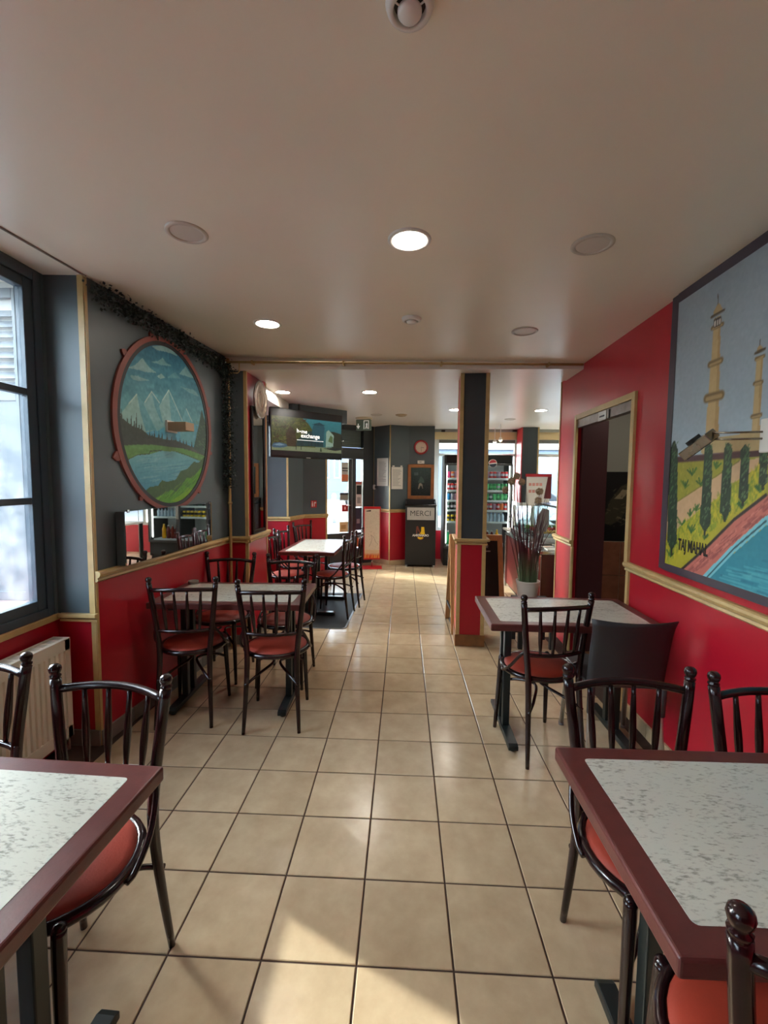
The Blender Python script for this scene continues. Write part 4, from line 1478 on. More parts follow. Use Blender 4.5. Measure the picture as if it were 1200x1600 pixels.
# column: tall mirror and medallion
cd = np.array([0.012, 0.515]) / np.linalg.norm([0.012, 0.515])
cm_ = thing('tall_mirror', 'tall narrow black framed mirror on the red side of the column', 'mirror', (COL_X, 3.885, 0), math.atan2(cd[1], cd[0]))
b = MB()
x0, x1, z0, z1 = 0.075, 0.425, 0.995, 2.155
b.box(x0, x0 + .035, -.024, -.002, z0, z1)
b.box(x1 - .035, x1, -.024, -.002, z0, z1)
b.box(x0 + .035, x1 - .035, -.024, -.002, z0, z0 + .035)
b.box(x0 + .035, x1 - .035, -.024, -.002, z1 - .035, z1)
b.build('mirror_frame', BLACK_G, cm_, bevel=.004)
MB().box(x0 + .035, x1 - .035, -.014, -.004, z0 + .035, z1 - .035).build('mirror_glass', MIRROR, cm_)
md = thing('wall_plaque', 'round embossed pewter coloured plaque high on the column above the tall mirror', 'plaque', (COL_X, 3.885, 0), math.atan2(cd[1], cd[0]))
PEW = mat('aged pewter', (150, 132, 116), .34, metal=.7, var=.35, vscale=26, bump=.8, bscale=46)
MB().lathe([(.0005, .040), (.10, .043), (.122, .040), (.128, .046), (.150, .050), (.165, .046), (.170, .036), (.160, .026), (.0005, .026)], 40, (0.258, 2.235), axis='y').build('dish', PEW, md)
MB().lathe([(.165, .046), (.172, .047), (.176, .040), (.170, .034)], 40, (0.258, 2.235), axis='y').build('rim', STEEL, md)
MB().lathe([(.060, .042), (.068, .048), (.076, .042)], 32, (0.258, 2.235), axis='y').build('embossed_ring', PEW, md)

# ================================================================== TELEVISION
tp0, tp1 = np.array([-1.545, 5.10]), np.array([-0.812, 5.80])
tvd = (tp1 - tp0) / np.linalg.norm(tp1 - tp0)
TW = float(np.linalg.norm(tp1 - tp0))
tz0, tz1 = 1.755, 2.330
tvo = thing('television', 'wall mounted flat TV showing a street scene with white lettering', 'television', (tp0[0], tp0[1], 0), math.atan2(tvd[1], tvd[0]))
MB().box(0, TW, 0, .045, tz0, tz1).build('housing', BLACK_G, tvo, bevel=.006)
MB().box(.2, TW - .2, .045, .085, tz0 + .1, tz1 - .12).build('rear_box', BLACK, tvo, bevel=.01)
MB().box(TW / 2 - .03, TW / 2 + .03, -.003, 0, tz0 + .004, tz0 + .012).build('badge', ALU, tvo)
MB().tube([(TW / 2, .08, 2.08), (TW / 2, .22, 2.08), (TW / 2 + .0, .22, 2.44)], .018, 8).build('mount_arm', BLACK, tvo)
TW0, TZ0 = .014, .016
tc = Canvas(TW0, TW - TW0, tz0 + .024, tz1 - .012, 230, 130, (8, 8, 9))
UA, UB = TW0, TW - TW0
VA, VB = tz0 + .085, tz1 - .095


def tq(x, y):
    return (UA + (UB - UA) * x, VA + (VB - VA) * y)


def tqs(p):
    return [tq(*q) for q in p]


tc.grad(tqs([(0, 0), (1, 0), (1, 1), (0, 1)]), (46, 92, 92), (54, 130, 138), VA, VB)
tc.poly(tqs([(0, 0), (1, 0), (1, .17), (0, .14)]), (130, 140, 104))
tc.poly(tqs([(0, .12), (.60, .14), (.58, .6), (.50, .86), (.42, 1), (0, 1)]), (78, 84, 34))
for k in range(260):
    x, y = rnd.random() * .5, .22 + rnd.random() * .76
    a = rnd.random() * 6.28
    c = rnd.choice([(104, 108, 40), (52, 50, 24), (122, 116, 60), (70, 44, 26), (60, 72, 30)])
    tc.line(tq(x, y), tq(x + .03 * math.cos(a), y + .05 * math.sin(a)), .012, c, .6)
tc.poly(tqs([(.20, .14), (.33, .14), (.32, .6), (.24, .75), (.19, .5)]), (62, 38, 26), .7)
tc.poly(tqs([(.33, .16), (.72, .17), (.72, .62), (.66, .66), (.5, .62), (.34, .35)]), (32, 62, 62))
tc.poly(tqs([(.55, .62), (.57, .82), (.66, .9), (.72, .88), (.74, .78), (.72, .3), (.58, .3)]), (30, 84, 96))
tc.poly(tqs([(.535, .84), (.66, .93), (.75, .85), (.70, .83), (.58, .84)]), (24, 66, 76))
tc.poly(tqs([(.76, .66), (.88, .68), (1, .62), (1, .1), (.86, .12)]), (40, 44, 28))
tc.poly(tqs([(.755, .18), (.765, .66), (.80, .72), (.88, .56), (.87, .2)]), (150, 178, 158))
tc.poly(tqs([(.79, .36), (.83, .56), (.865, .5), (.86, .3)]), (90, 112, 66))
tc.poly(tqs([(.0, .10), (.02, .20), (.10, .23), (.19, .2), (.21, .13), (.15, .08), (.03, .07)]), (64, 96, 116))
tc.poly(tqs([(.02, .15), (.10, .21), (.18, .16), (.1, .13)]), (120, 150, 166))
for x in (.325, .395, .42, .50, .545, .60, .64):
    tc.line(tq(x, .05 if x < .4 else .18), tq(x, .32), .010, (34, 38, 38))
tc.poly(tqs([(.665, .02), (.70, .02), (.69, .12), (.675, .15)]), (52, 70, 40))
tc.poly(tqs([(.72, .13), (.9, .07), (1, .11), (1, .17), (.86, .16)]), (28, 34, 34))
tc.noise(4, 2)
tc.put((tc.V < VA) | (tc.V > VB), (8, 8, 9))
tc.mesh('screen', paint_mat('lit screen', .25, emit=.62), tvo, -.0015)
SCR = lampmat('screen lettering', 1.0)
text_obj('lettering', 'h', .1, SCR, tvo, (tq(.350, 0)[0], -.004, tq(0, .615)[1]), extrude=.0002, offset=.0004, width=.026)
text_obj('lettering', 'me', .1, SCR, tvo, (tq(.440, 0)[0], -.004, tq(0, .60)[1]), extrude=.0002, offset=.0004, width=.080)
MB().lathe([(.0003, .004), (.0075, .004)], 12, (tq(.383, 0)[0], tq(0, .60)[1]), axis='y').build('lettering_dot', SCR, tvo)
text_obj('lettering', 'exchange', .1, SCR, tvo, (tq(.528, 0)[0], -.004, tq(0, .475)[1]), extrude=.0002, offset=.0004, width=.265)
MB().box(tq(.335, 0)[0], tq(.72, 0)[0], -.0045, -.004, tq(0, .335)[1], tq(0, .345)[1]).build('caption_line', SCR, tvo)

# ================================================================== PALACE PAINTING
tm = frame_at('palace_painting', wr(0), WR_D)
tag(tm, 'very large painting of a palace garden with minarets, cypresses and a pool', 'painting')
S1 = 2.45
TB = paint_mat('palace painting', .55)
pv = Canvas(0.447, S1, 1.062, 2.440, 400, 280, (150, 158, 162))


def zb(x, y):
    return on_wall(1030 + x * .2, 640 + y * .2, WR_P, WR_D, .012)


def zc(x, y):
    return on_wall(1090 + x * 110 / 629, 440 + y * 110 / 629, WR_P, WR_D, .012)


zbs = lambda p: [zb(*q) for q in p]
zcs = lambda p: [zc(*q) for q in p]
pv.grad(None, (166, 180, 188), (150, 158, 162), 1.7, 2.4)
far = zb(850, 300)
TANW = (178, 160, 122)
t0, t1 = zb(345, 252), zb(850, 152)
pv.poly([zb(338, 345), t0, zb(380, 236), zb(850, 152), (S1, t1[1] + .02), (S1, zb(850, 330)[1]), zb(850, 330)], TANW)
for (a, c, s1_) in ((zc, 0, 1), (zc, 1, 1)):
    pass
MIN = (190, 168, 128)
MIS = (150, 128, 92)


def minaret(P):
    L, Rr = P['shaft_l'], P['shaft_r']
    pv.poly(zcs([L[0], Rr[0], Rr[1], L[1]]), MIN)
    mid = [((L[i][0] * .3 + Rr[i][0] * .7), (L[i][1] * .3 + Rr[i][1] * .7)) for i in (0, 1)]
    pv.poly(zcs([mid[0], Rr[0], Rr[1], mid[1]]), (172, 148, 108))
    for (p, q, w) in P['rings']:
        pv.line(zc(*p), zc(*q), w, (118, 100, 70))
        pv.line(zc(p[0] + 4, p[1] + 6), zc(q[0] - 4, q[1] + 6), w * .45, (170, 148, 110))
    pv.poly(zcs(P['dome']), (172, 150, 112))
    pv.line(zc(*P['eave'][0]), zc(*P['eave'][1]), .012, (84, 72, 54))
    pv.line(zc(*P['spire'][0]), zc(*P['spire'][1]), .006, (92, 84, 70))


minaret(dict(shaft_l=[(157, 425), (82, 1415)], shaft_r=[(222, 402), (202, 1390)],
             rings=[((147, 418), (240, 378), .020), ((124, 742), (226, 702), .030), ((95, 1045), (228, 1012), .042)],
             dome=[(150, 312), (162, 265), (182, 225), (199, 188), (220, 208), (238, 235), (246, 258)], eave=((140, 318), (254, 252)), spire=((199, 112), (200, 195))))
pv.poly(zcs([(160, 328), (228, 300), (232, 378), (162, 408)]), (188, 170, 132))
for x in (174, 196, 216):
    y = 345 - (x - 174) * .42
    pv.line(zc(x, y + 2), zc(x - 2, y + 46), .020, (60, 52, 46))
    pv.line(zc(x, y + 12), zc(x - 2, y + 46), .010, (222, 216, 204))
minaret(dict(shaft_l=[(541, 690), (503, 1338)], shaft_r=[(606, 664), (575, 1325)],
             rings=[((540, 692), (610, 664), .016), ((527, 912), (592, 896), .018), ((505, 1208), (582, 1190), .018)],
             dome=[(545, 636), (556, 590), (577, 556), (600, 580), (612, 602)], eave=((536, 640), (620, 600)), spire=((577, 525), (578, 562))))
# the same terrace goes on beyond: a plain stepped hall and a further tower
hz = t1[1]
pv.poly([(1.42, hz), (1.42, hz + .30), (1.9, hz + .30), (1.9, hz)], (186, 168, 130))
for k in range(4):
    pv.poly([(1.46 + .11 * k, hz), (1.46 + .11 * k, hz + .18), (1.50 + .11 * k, hz + .23), (1.54 + .11 * k, hz + .18), (1.54 + .11 * k, hz)], (128, 110, 82))
pv.poly([(2.12, hz), (2.14, hz + .62), (2.20, hz + .62), (2.22, hz)], MIN)
bz = zb(850, 345)[1]
BAND = (72, 46, 48)
LIME, GRASS = (168, 160, 62), (150, 146, 70)
low = zb(40, 1200)[1] - .05
pv.poly([zb(60, 395), zb(850, 345), (S1, bz), (S1, low), (.44, low)], GRASS)
g1 = zbs([(40, 395), (850, 345), (850, 1300), (40, 1300)])
for k in range(420):
    x, y = 60 + rnd.random() * 800, 400 + rnd.random() * 560
    pv.line(zb(x, y), zb(x + rnd.uniform(-14, 14), y - 26), .008, rnd.choice([(170, 160, 72), (128, 132, 60), (152, 150, 60), (178, 166, 84)]), .5)
pv.poly(zbs([(40, 800), (150, 722), (350, 598), (500, 500), (640, 400), (850, 372), (850, 430), (700, 500), (600, 572), (480, 688), (330, 785), (150, 935), (40, 1010)]), (196, 166, 134))
pv.poly([zb(850, 372), (S1, zb(850, 372)[1] + .02), (S1, zb(850, 430)[1]), zb(850, 430)], (196, 166, 134))
pv.line(zb(150, 722), zb(640, 402), .006, (120, 112, 60), .8)
pv.poly(zbs([(40, 1010), (150, 935), (330, 785), (480, 688), (600, 572), (700, 500), (850, 430), (850, 670), (600, 860), (380, 1080), (190, 1245), (40, 1205)]), LIME)
for k in range(520):
    t = rnd.random()
    x = 40 + 810 * t
    y0, y1 = 1010 - 600 * t, 1230 - 590 * t
    y = y0 + rnd.random() * (y1 - y0)
    pv.line(zb(x, y), zb(x + rnd.uniform(-16, 16), y - 34), .008, rnd.choice([(186, 178, 64), (130, 146, 56), (96, 122, 52), (198, 184, 70), (120, 130, 50)]), .55)
for x, y in ((270, 510), (215, 610), (460, 460), (262, 960), (340, 590), (530, 870), (365, 1010), (660, 770), (800, 640), (190, 900), (255, 830), (300, 790), (100, 1150)):
    for k in range(7):
        pv.line(zb(x, y), zb(x + rnd.uniform(-38, 38), y - 20 - rnd.random() * 40), .009, rnd.choice([(48, 92, 44), (40, 76, 42), (84, 112, 52)]), .8)
pv.line(zb(65, 398), zb(690, 348), .030, BAND)
pv.poly([zb(690, 332), (S1, bz + .03), (S1, bz - .015), zb(690, 370)], BAND)
pv.poly(zbs([(195, 1248), (380, 1085), (600, 865), (850, 672), (850, 832), (600, 1050), (420, 1260), (345, 1305)]), (176, 108, 98))
pv.poly([zb(850, 672), (S1, zb(850, 672)[1] + .40), (S1, zb(850, 832)[1] + .36), zb(850, 832)], (176, 108, 98))
for k in range(110):
    t = rnd.random()
    x = 220 + 630 * t
    y = 1260 - 560 * t + rnd.random() * (70 + 90 * t)
    pv.line(zb(x, y), zb(x + 46, y - 40), .006, rnd.choice([(140, 78, 74), (196, 132, 118), (120, 66, 62)]), .6)
pv.path(zbs([(190, 1246), (380, 1080), (600, 860), (850, 668)]), .014, (40, 30, 28))
pv.poly(zbs([(345, 1306), (600, 1048), (850, 830), (850, 905), (600, 1120), (405, 1318)]), (128, 186, 194))
pv.poly([zb(850, 830), (S1, zb(850, 832)[1] + .36), (S1, zb(850, 905)[1] + .34), zb(850, 905)], (128, 186, 194))
pv.path(zbs([(385, 1312), (470, 1220), (600, 1085), (700, 1000), (850, 872)]), .008, (40, 74, 82))
pv.poly(zbs([(405, 1320), (600, 1122), (850, 908), (850, 1600), (400, 1500)]), (50, 122, 136))
pv.poly([zb(850, 908), (S1, zb(850, 905)[1] + .32), (S1, .9), zb(850, 1600)], (50, 122, 136))
for k in range(90):
    x = 480 + rnd.random() * 900
    y = 1150 + rnd.random() * 340
    if x < 850 and y < 1330 - (x - 405) * .93 + 30:
        continue
    a = zb(min(x, 850), y)
    u = a[0] + max(0, x - 850) * .0012
    pv.line((u, a[1]), (u + .10 + rnd.random() * .1, a[1] + rnd.uniform(-.004, .008)), .008, rnd.choice([(84, 154, 164), (36, 100, 116), (110, 172, 178)]), .5)


def cypress(top, bot, w0, w1, trunk):
    (x0, y0), (x1, y1) = top, bot
    w0, w1 = w0 * 1.2, w1 * 1.15
    pts = []
    for t in np.linspace(0, 1, 14):
        w = (w0 + (w1 - w0) * t) * min(1, math.sqrt(max(0, t) / .05 + .05)) * (1 if t < .93 else max(.25, (1 - t) / .07 * .75 + .25))
        pts.append((x0 + (x1 - x0) * t, y0 + (y1 - y0) * t, w))
    pv.poly(zbs([(x - w, y) for x, y, w in pts] + [(x + w, y) for x, y, w in reversed(pts)]), (40, 58, 42))
    for k in range(70):
        t = rnd.uniform(.02, .96)
        x, y = x0 + (x1 - x0) * t, y0 + (y1 - y0) * t
        w = w0 + (w1 - w0) * t
        dx = rnd.uniform(-.7, .8) * w
        pv.line(zb(x + dx, y), zb(x + dx + rnd.uniform(2, 12), y - rnd.uniform(12, 22)), .006, (78, 108, 72) if t < .5 else (92, 116, 84) if rnd.random() < .4 else (26, 38, 30), .8)
    pv.line(zb(x1, y1 - 6), zb(x1 - 2, trunk), .014, (34, 40, 28))


cypress((130, 245), (110, 1090), 24, 34, 1135)
cypress((402, 255), (370, 948), 26, 38, 975)
cypress((556, 258), (526, 840), 25, 39, 865)
cypress((690, 275), (670, 725), 28, 34, 745)
cypress((835, 235), (828, 600), 26, 30, 620)
for k in range(4):
    u = S1 - 1.15 + .26 * k
    pv.poly([(u - .018, hz + .02), (u, hz + .05), (u + .018, hz + .02), (u + .024, hz - .16), (u, hz - .21), (u - .024, hz - .16)], (40, 58, 42))
pv.saturate(1.25)
pv.noise(3, 2)
pv.mesh('painted_canvas', TB, tm, -.020)
PFR = mat('dark violet frame paint', (66, 56, 66), .45, var=.1, vscale=10)
b = MB()
b.box(0.392, 0.450, -.022, -.001, 1.030, 2.482)
b.box(0.450, S1, -.022, -.001, 1.030, 1.066)
b.box(0.450, S1, -.022, -.001, 2.436, 2.482)
b.box(S1, S1 + .05, -.022, -.001, 1.030, 2.482)
b.build('picture_frame', PFR, tm, bevel=.003)
MB().box(0.45, S1, -.018, -.001, 1.066, 2.436).build('backing', INK, tm)
ta, tb_ = zb(160, 1062), zb(395, 1118)
s_ = text_obj('lettering', 'TAJ MAHAL', .082, mat('lettering black', (28, 24, 24), .6), tm, ((ta[0] + tb_[0]) / 2, -.0215, (ta[1] + tb_[1]) / 2 + .006), (PI / 2, 0, 0), .0004, offset=.0022)
bb = [v_.co.x for v_ in s_.data.vertices]
s_.scale.x = (tb_[0] - ta[0]) / (max(bb) - min(bb))
s_.rotation_euler = (PI / 2, -math.atan2(tb_[1] - ta[1], tb_[0] - ta[0]), 0)

# metal picture lamp on a bracket in front of it
fl_ = thing('picture_lamp', 'small chrome lamp head on a double arm in front of the palace painting', 'wall lamp', wr(0), math.atan2(WR_D[1], WR_D[0]))
CHR = mat('worn chrome', (150, 138, 120), .25, metal=.9, rvar=.1)
MB().box(1.10, 1.16, -.045, -.0215, 1.62, 1.75).build('wall_plate', WHITE, fl_, bevel=.004)
for dz in (0.0, -.026):
    MB().tube([(1.115, -.045, 1.70 + dz), (1.09, -.13, 1.70 + dz), (1.02, -.19, 1.705 + dz)], .004, 8).build('arm', CHR, fl_)
hd_ = MB().box(-.070, .070, -.036, .036, -.020, .020).build('lamp_head', CHR, fl_, bevel=.004)
hd_.location = (0.985, -.20, 1.660)
hd_.rotation_euler = (.5, -.55, .3)
MB().box(-.060, .060, -.030, .030, -.023, -.020).build('lens', mat('lens glass', (60, 56, 52), .1), hd_)
MB().box(-.010, .010, -.040, .040, .020, .036).build('yoke', BLACK, hd_)

# ================================================================== BACK WALL
ck = thing('wall_clock', 'round clock with a thick red rim and cream face', 'clock', (0.292, 7.90, 2.080), 0)
MB().lathe([(.095, .001), (.122, .001), (.128, .016), (.122, .030), (.106, .034), (.095, .026)], 40, axis='y').build('rim', mat('red clock rim', (158, 30, 34), .35), ck)
MB().lathe([(.0005, .010), (.097, .010)], 36, axis='y').build('face', mat('cream dial', (224, 206, 184), .5), ck)
for ang, L, w in ((100, .050, .007), (175, .075, .005)):
    a = R_(90 - ang)
    MB().tube([(0, -.014, 0), (L * math.cos(a), -.014, L * math.sin(a))], w / 2, 6).build('hand', INK, ck)
for k in range(12):
    a = 2 * PI * k / 12
    MB().tube([(.080 * math.cos(a), -.011, .080 * math.sin(a)), (.090 * math.cos(a), -.011, .090 * math.sin(a))], .002, 5).build('hour_mark', INK, ck)
sn = thing('thermostat', 'small white box on the grey wall under the red clock', 'thermostat', (0.294, 7.90, 1.820), 0)
MB().box(-.060, .060, -.022, -.001, -.028, .028).build('cover', WHITE, sn, bevel=.004)
MB().box(-.03, .01, -.0225, -.022, -.008, .010).build('display', mat('grey display', (150, 152, 146), .3), sn)
pf_ = thing('framed_picture', 'dark picture in a broad oak frame above the black bin', 'picture', (0.297, 7.90, 1.475), 0)
b = MB()
w, h, t = .232, .302, .055
b.box(-w, -w + t, -.03, -.001, -h, h)
b.box(w - t, w, -.03, -.001, -h, h)
b.box(-w + t, w - t, -.03, -.001, h - t, h)
b.box(-w + t, w - t, -.03, -.001, -h, -h + t)
b.build('picture_frame', WOOD_O, pf_, bevel=.006)
fc = Canvas(-w + t, w - t, -h + t, h - t, 60, 80, (44, 58, 58))
fc.grad(None, (36, 44, 46), (62, 84, 82), -.2, .25)
fc.poly([(-.04, .02), (.0, .10), (.05, .04), (.06, -.02), (-.05, -.02)], (74, 96, 90))
fc.poly([(-.05, -.12), (-.03, -.03), (.0, -.02), (.03, -.05), (.035, -.13), (.01, -.07), (-.01, -.07), (-.03, -.13)], (176, 170, 152), .8)
fc.poly([(-.12, .11), (-.05, .11), (-.05, .16), (-.12, .16)], (108, 124, 122), .6)
fc.noise(4, 2)
fc.mesh('print', paint_mat('dark print', .25), pf_, -.012)


def notice(p, d, cx, cz, w, h, label, frame=False, clips=False, lines=14):
    o = thing('wall_notice', label, 'notice', (p[0], p[1], 0), math.atan2(d[1], d[0]), 'printed notices by the door')
    if frame:
        b = MB()
        for q in ((cx - w / 2 - .02, cx - w / 2, cz - h / 2 - .02, cz + h / 2 + .02), (cx + w / 2, cx + w / 2 + .02, cz - h / 2 - .02, cz + h / 2 + .02),
                  (cx - w / 2, cx + w / 2, cz + h / 2, cz + h / 2 + .02), (cx - w / 2, cx + w / 2, cz - h / 2 - .02, cz - h / 2)):
            b.box(q[0], q[1], -.014, -.001, q[2], q[3])
        b.build('notice_frame', WHITE, o)
    MB().box(cx - w / 2, cx + w / 2, -.006, -.001, cz - h / 2, cz + h / 2).build('sheet', PAPER, o)
    for k in range(lines):
        z = cz + h / 2 - .05 - (h - .09) * k / lines
        MB().box(cx - w * .40, cx - w * .40 + w * .8 * rnd.uniform(.55, 1), -.0068, -.006, z - .003, z + .003).build('printed_line', mat('grey print', (130, 130, 128), .6), o)
    if clips:
        for x in (cx - w * .34, cx + w * .36):
            MB().box(x - .018, x + .018, -.012, -.001, cz + h / 2 + .004, cz + h / 2 + .026).build('tape', WHITE, o)
    return o


dW7 = np.array([0.32, -0.31])
notice((-0.56, 8.06), dW7 / np.linalg.norm(dW7), 0.255, 1.640, .235, .45, 'white framed notice on the slanted wall beside the door', True)
dW8 = np.array([0.33, 0.15])
notice((-0.24, 7.75), dW8 / np.linalg.norm(dW8), 0.128, 1.535, .215, .385, 'plain printed sheet taped to the grey wall by the gold corner', False, True)
bt = thing('push_button', 'white round push button with a black knob on the slanted wall by the door', 'button', (-0.56, 8.06, 0), math.atan2(dW7[1], dW7[0]))
MB().lathe([(.0005, .026), (.030, .024), (.044, .014), (.046, .001), (.0005, .001)], 20, (.035, 1.37), axis='y').build('dome', WHITE, bt)
MB().box(.075, .125, -.030, -.001, 1.345, 1.395).build('knob', BLACK, bt, bevel=.008)
# red pictogram sign on the corner block
rs = thing('fire_sign', 'small red pictogram sign on the grey corner block', 'sign', (-1.470, 6.42, 0), math.atan2(0.18, 0.32))
MB().box(.118, .205, -.005, -.001, 1.085, 1.190).build('plate', mat('sign red', (190, 34, 36), .4), rs)
b = MB().box(.130, .150, -.0058, -.005, 1.100, 1.150)
b.build('pictogram', WHITE, rs)
MB().box(.134, .146, -.0058, -.005, 1.155, 1.175).build('pictogram', WHITE, rs)
MB().plate([(.165, 1.10), (.176, 1.10), (.176, 1.145), (.196, 1.15), (.194, 1.168), (.165, 1.168)], -.0058, -.005).build('pictogram', WHITE, rs)

# exit sign hanging from the ceiling
ex = thing('exit_sign', 'double sided emergency exit light under a round ceiling mount', 'sign', (-0.630, 6.90, 2.452), -.25)
MB().lathe([(.0005, -.028), (.11, -.026), (.13, -.012), (.13, .001), (.0005, .001)], 28).build('ceiling_mount', mat('yellowed white', (200, 186, 160), .5), ex)
GRN = mat('exit green', (104, 124, 106), .4)
MB().box(-.115, .115, -.035, .035, -.19, -.028).build('light_box', GRN, ex, bevel=.004)
EXW = mat('exit pictogram white', (236, 240, 228), .5, emit=.35)
MB().plate([(-.085, -.09), (-.072, -.09), (-.072, -.125), (-.048, -.125), (-.078, -.172), (-.108, -.125), (-.085, -.125)], -.0362, -.035).build('arrow', EXW, ex)
b = MB().box(.010, .020, -.0362, -.035, -.175, -.045)
b.box(.020, .085, -.0362, -.035, -.055, -.045)
b.box(.085, .095, -.0362, -.035, -.175, -.045)
b.build('doorway_mark', EXW, ex)
MB().plate([(.035, -.168), (.050, -.130), (.044, -.100), (.060, -.082), (.074, -.098), (.066, -.130), (.078, -.168), (.064, -.168), (.056, -.140), (.047, -.168)], -.0362, -.035).build('running_figure', EXW, ex)

# floor standing menu board by the door
mbd = thing('menu_stand', 'tall cream menu stand with red borders on a red foot beside the door', 'sign', (-0.535, 7.53, 0), .10)
MB().prism([(-.17, -.16), (.17, -.16), (.17, .12), (-.17, .12)], 0.0, .008).build('foot_plate', mat('red enamel', (190, 24, 30), .35), mbd, bevel=.003)
MB().tube([(0, .03, .008), (0, .03, .20)], .012, 8).build('post', STEEL, mbd)
MB().box(-.145, .145, .0, .018, .135, 1.045).build('board', mat('red enamel', (190, 24, 30), .35), mbd, bevel=.004)
mc = Canvas(-.128, .128, .16, 1.005, 60, 190, (226, 214, 194))
mc.grad([(-.2, .1), (.2, .1), (.2, .30), (-.2, .30)], (196, 60, 30), (226, 200, 160), .17, .25)
for k in range(26):
    x = -.12 + .01 * k
    mc.poly([(x - .012, .15), (x, .20 + rnd.random() * .06), (x + .012, .15)], rnd.choice([(226, 120, 40), (206, 60, 30), (232, 170, 80)]))
for k in range(150):
    x, y = rnd.uniform(-.12, .12), rnd.uniform(.28, .96)
    a = rnd.random() * 6.28
    mc.line((x, y), (x + .022 * math.cos(a), y + .022 * math.sin(a)), .003, (178, 160, 140), .6)
mc.path([(-.05, .36), (-.02, .42), (.0, .50), (-.02, .56), (.03, .52), (.06, .44), (.10, .40)], .006, (150, 130, 110), .8)
mc.poly([(-.1, .975), (-.02, .99), (-.02, .965), (-.1, .96)], (60, 40, 36))
mc.mesh('printed_sheet', paint_mat('menu print', .4), mbd, -.0012)

# ================================================================== BIN
bn = thing('waste_bin', 'tall black tray return bin with a handwritten sign and fruit drink emblem', 'bin', (0.294, 7.62, 0), 0)
MB().box(-.262, .262, .0, .26, .035, 1.06).build('body', BLACK, bn, bevel=.006)
MB().box(-.268, .268, -.004, .262, 1.06, 1.085).build('lid_edge', BLACK_G, bn, bevel=.004)
MB().plate([(-.262, 1.085), (.262, 1.085), (.262, 1.168), (-.262, 1.168)], .20, .26).build('tray_back', BLACK, bn, bevel=.004)
for x in (-.262, .240):
    MB().add([(x, 0, 1.085), (x + .022, 0, 1.085), (x + .022, .26, 1.085), (x, .26, 1.085), (x, .02, 1.10), (x + .022, .02, 1.10), (x + .022, .26, 1.165), (x, .26, 1.165)],
             [(0, 3, 2, 1), (4, 5, 6, 7), (0, 1, 5, 4), (1, 2, 6, 5), (2, 3, 7, 6), (3, 0, 4, 7)]).build('tray_cheek', BLACK, bn)
for x in (-.235, .235):
    for y in (.03, .23):
        MB().lathe([(.001, .0), (.014, 0), (.018, .012), (.018, .036), (.001, .036)], 10, (x, y)).build('caster', ALU, bn)
sgn = MB().box(-.234, .234, -.006, .0, .820, 1.035).build('sign_board', GREYB, bn)
text_obj('lettering', 'MERCI', .155, INK, bn, (-.005, -.0066, .930), offset=-.001, width=.345)
BY = mat('emblem yellow', (230, 190, 30), .4)
BO = mat('emblem rust', (120, 60, 44), .4)
MB().plate([(.012, .70), (.062, .70), (.070, .615), (.075, .57), (-.03, .57), (.01, .62)], -.0014, .0).build('emblem_bottle', BY, bn)
MB().plate([(-.072, .705), (-.045, .715), (-.015, .64), (.005, .58), (-.012, .575), (-.035, .625), (-.05, .66), (-.062, .58), (-.075, .58)], -.0014, .0).build('emblem_mark', BO, bn)
MB().plate([(.0 + .062 * math.cos(a), .525 + .050 * math.sin(a)) for a in np.linspace(PI, 2 * PI, 14)], -.0012, .0).build('emblem_bowl', BO, bn)
MB().plate([(.0 + .048 * math.cos(a), .522 + .036 * math.sin(a)) for a in np.linspace(PI, 2 * PI, 12)], -.0020, -.0012).build('emblem_fruit', BY, bn)
text_obj('lettering', 'ORANGINA', .066, mat('emblem white', (236, 234, 228), .4), bn, (0, -.0026, .552), extrude=.0004, flip=True, offset=.0020, width=.285)

# ================================================================== DRINKS FRIDGE
FX0, FX1, FY = 0.700, 1.868, 7.78
fr = thing('drinks_fridge', 'black two door glass fronted drinks fridge with lit shelves', 'fridge', (FX0, FY, 0), 0)
FW = FX1 - FX0
INN = mat('white fridge liner', (226, 232, 234), .4)
MB().box(0, .035, .0, .56, .06, 1.945).build('side_panel', BLACK, fr, bevel=.004)
MB().box(FW - .035, FW, .0, .56, .06, 1.945).build('side_panel', BLACK, fr, bevel=.004)
MB().box(.035, FW - .035, .53, .56, .06, 1.945).build('back_panel', INN, fr)
MB().box(.035, FW - .035, .0, .53, 1.80, 1.945).build('header', BLACK_G, fr)
MB().box(.035, FW - .035, .03, .53, .06, .34).build('base_cabinet', BLACK, fr)
MB().box(.02, FW - .02, .0, .03, .09, .31).build('kick_grille', mat('grille black', (34, 34, 36), .5), fr, bevel=.003)
MB().box(.01, FW - .01, .03, .55, .0, .06).build('plinth', BLACK, fr)
for x0, x1 in ((.002, FW / 2 - .002), (FW / 2 + .002, FW - .002)):
    b = MB()
    b.box(x0, x0 + .03, -.045, -.004, .32, 1.795)
    b.box(x1 - .03, x1, -.045, -.004, .32, 1.795)
    b.box(x0 + .03, x1 - .03, -.045, -.004, .32, .355)
    b.box(x0 + .03, x1 - .03, -.045, -.004, 1.765, 1.795)
    dd_ = b.build('door', mat('door frame grey', (62, 62, 64), .35), fr, bevel=.003)
    MB().box(x0 + .03, x1 - .03, -.028, -.022, .355, 1.765).build('door_glass', GLASS_C, dd_)
    hx = x1 - .012 if x0 < .1 else x0 + .012
    MB().box(hx - .008, hx + .008, -.065, -.045, .75, 1.35).build('handle', ALU, dd_, bevel=.003)
LED = lampmat('fridge led', 9.0)
SHZ = [1.545, 1.336, 1.160, .990, .786]
for x in (.040, FW - .052):
    MB().box(x, x + .012, .02, .034, .40, 1.76).build('light_strip', mat('fridge led', (255, 255, 255), .5, emit=18.0, ecol=(226, 244, 255)), fr)
MB().box(.08, FW - .08, .05, .062, 1.775, 1.79).build('light_strip', MATS['fridge led'], fr)
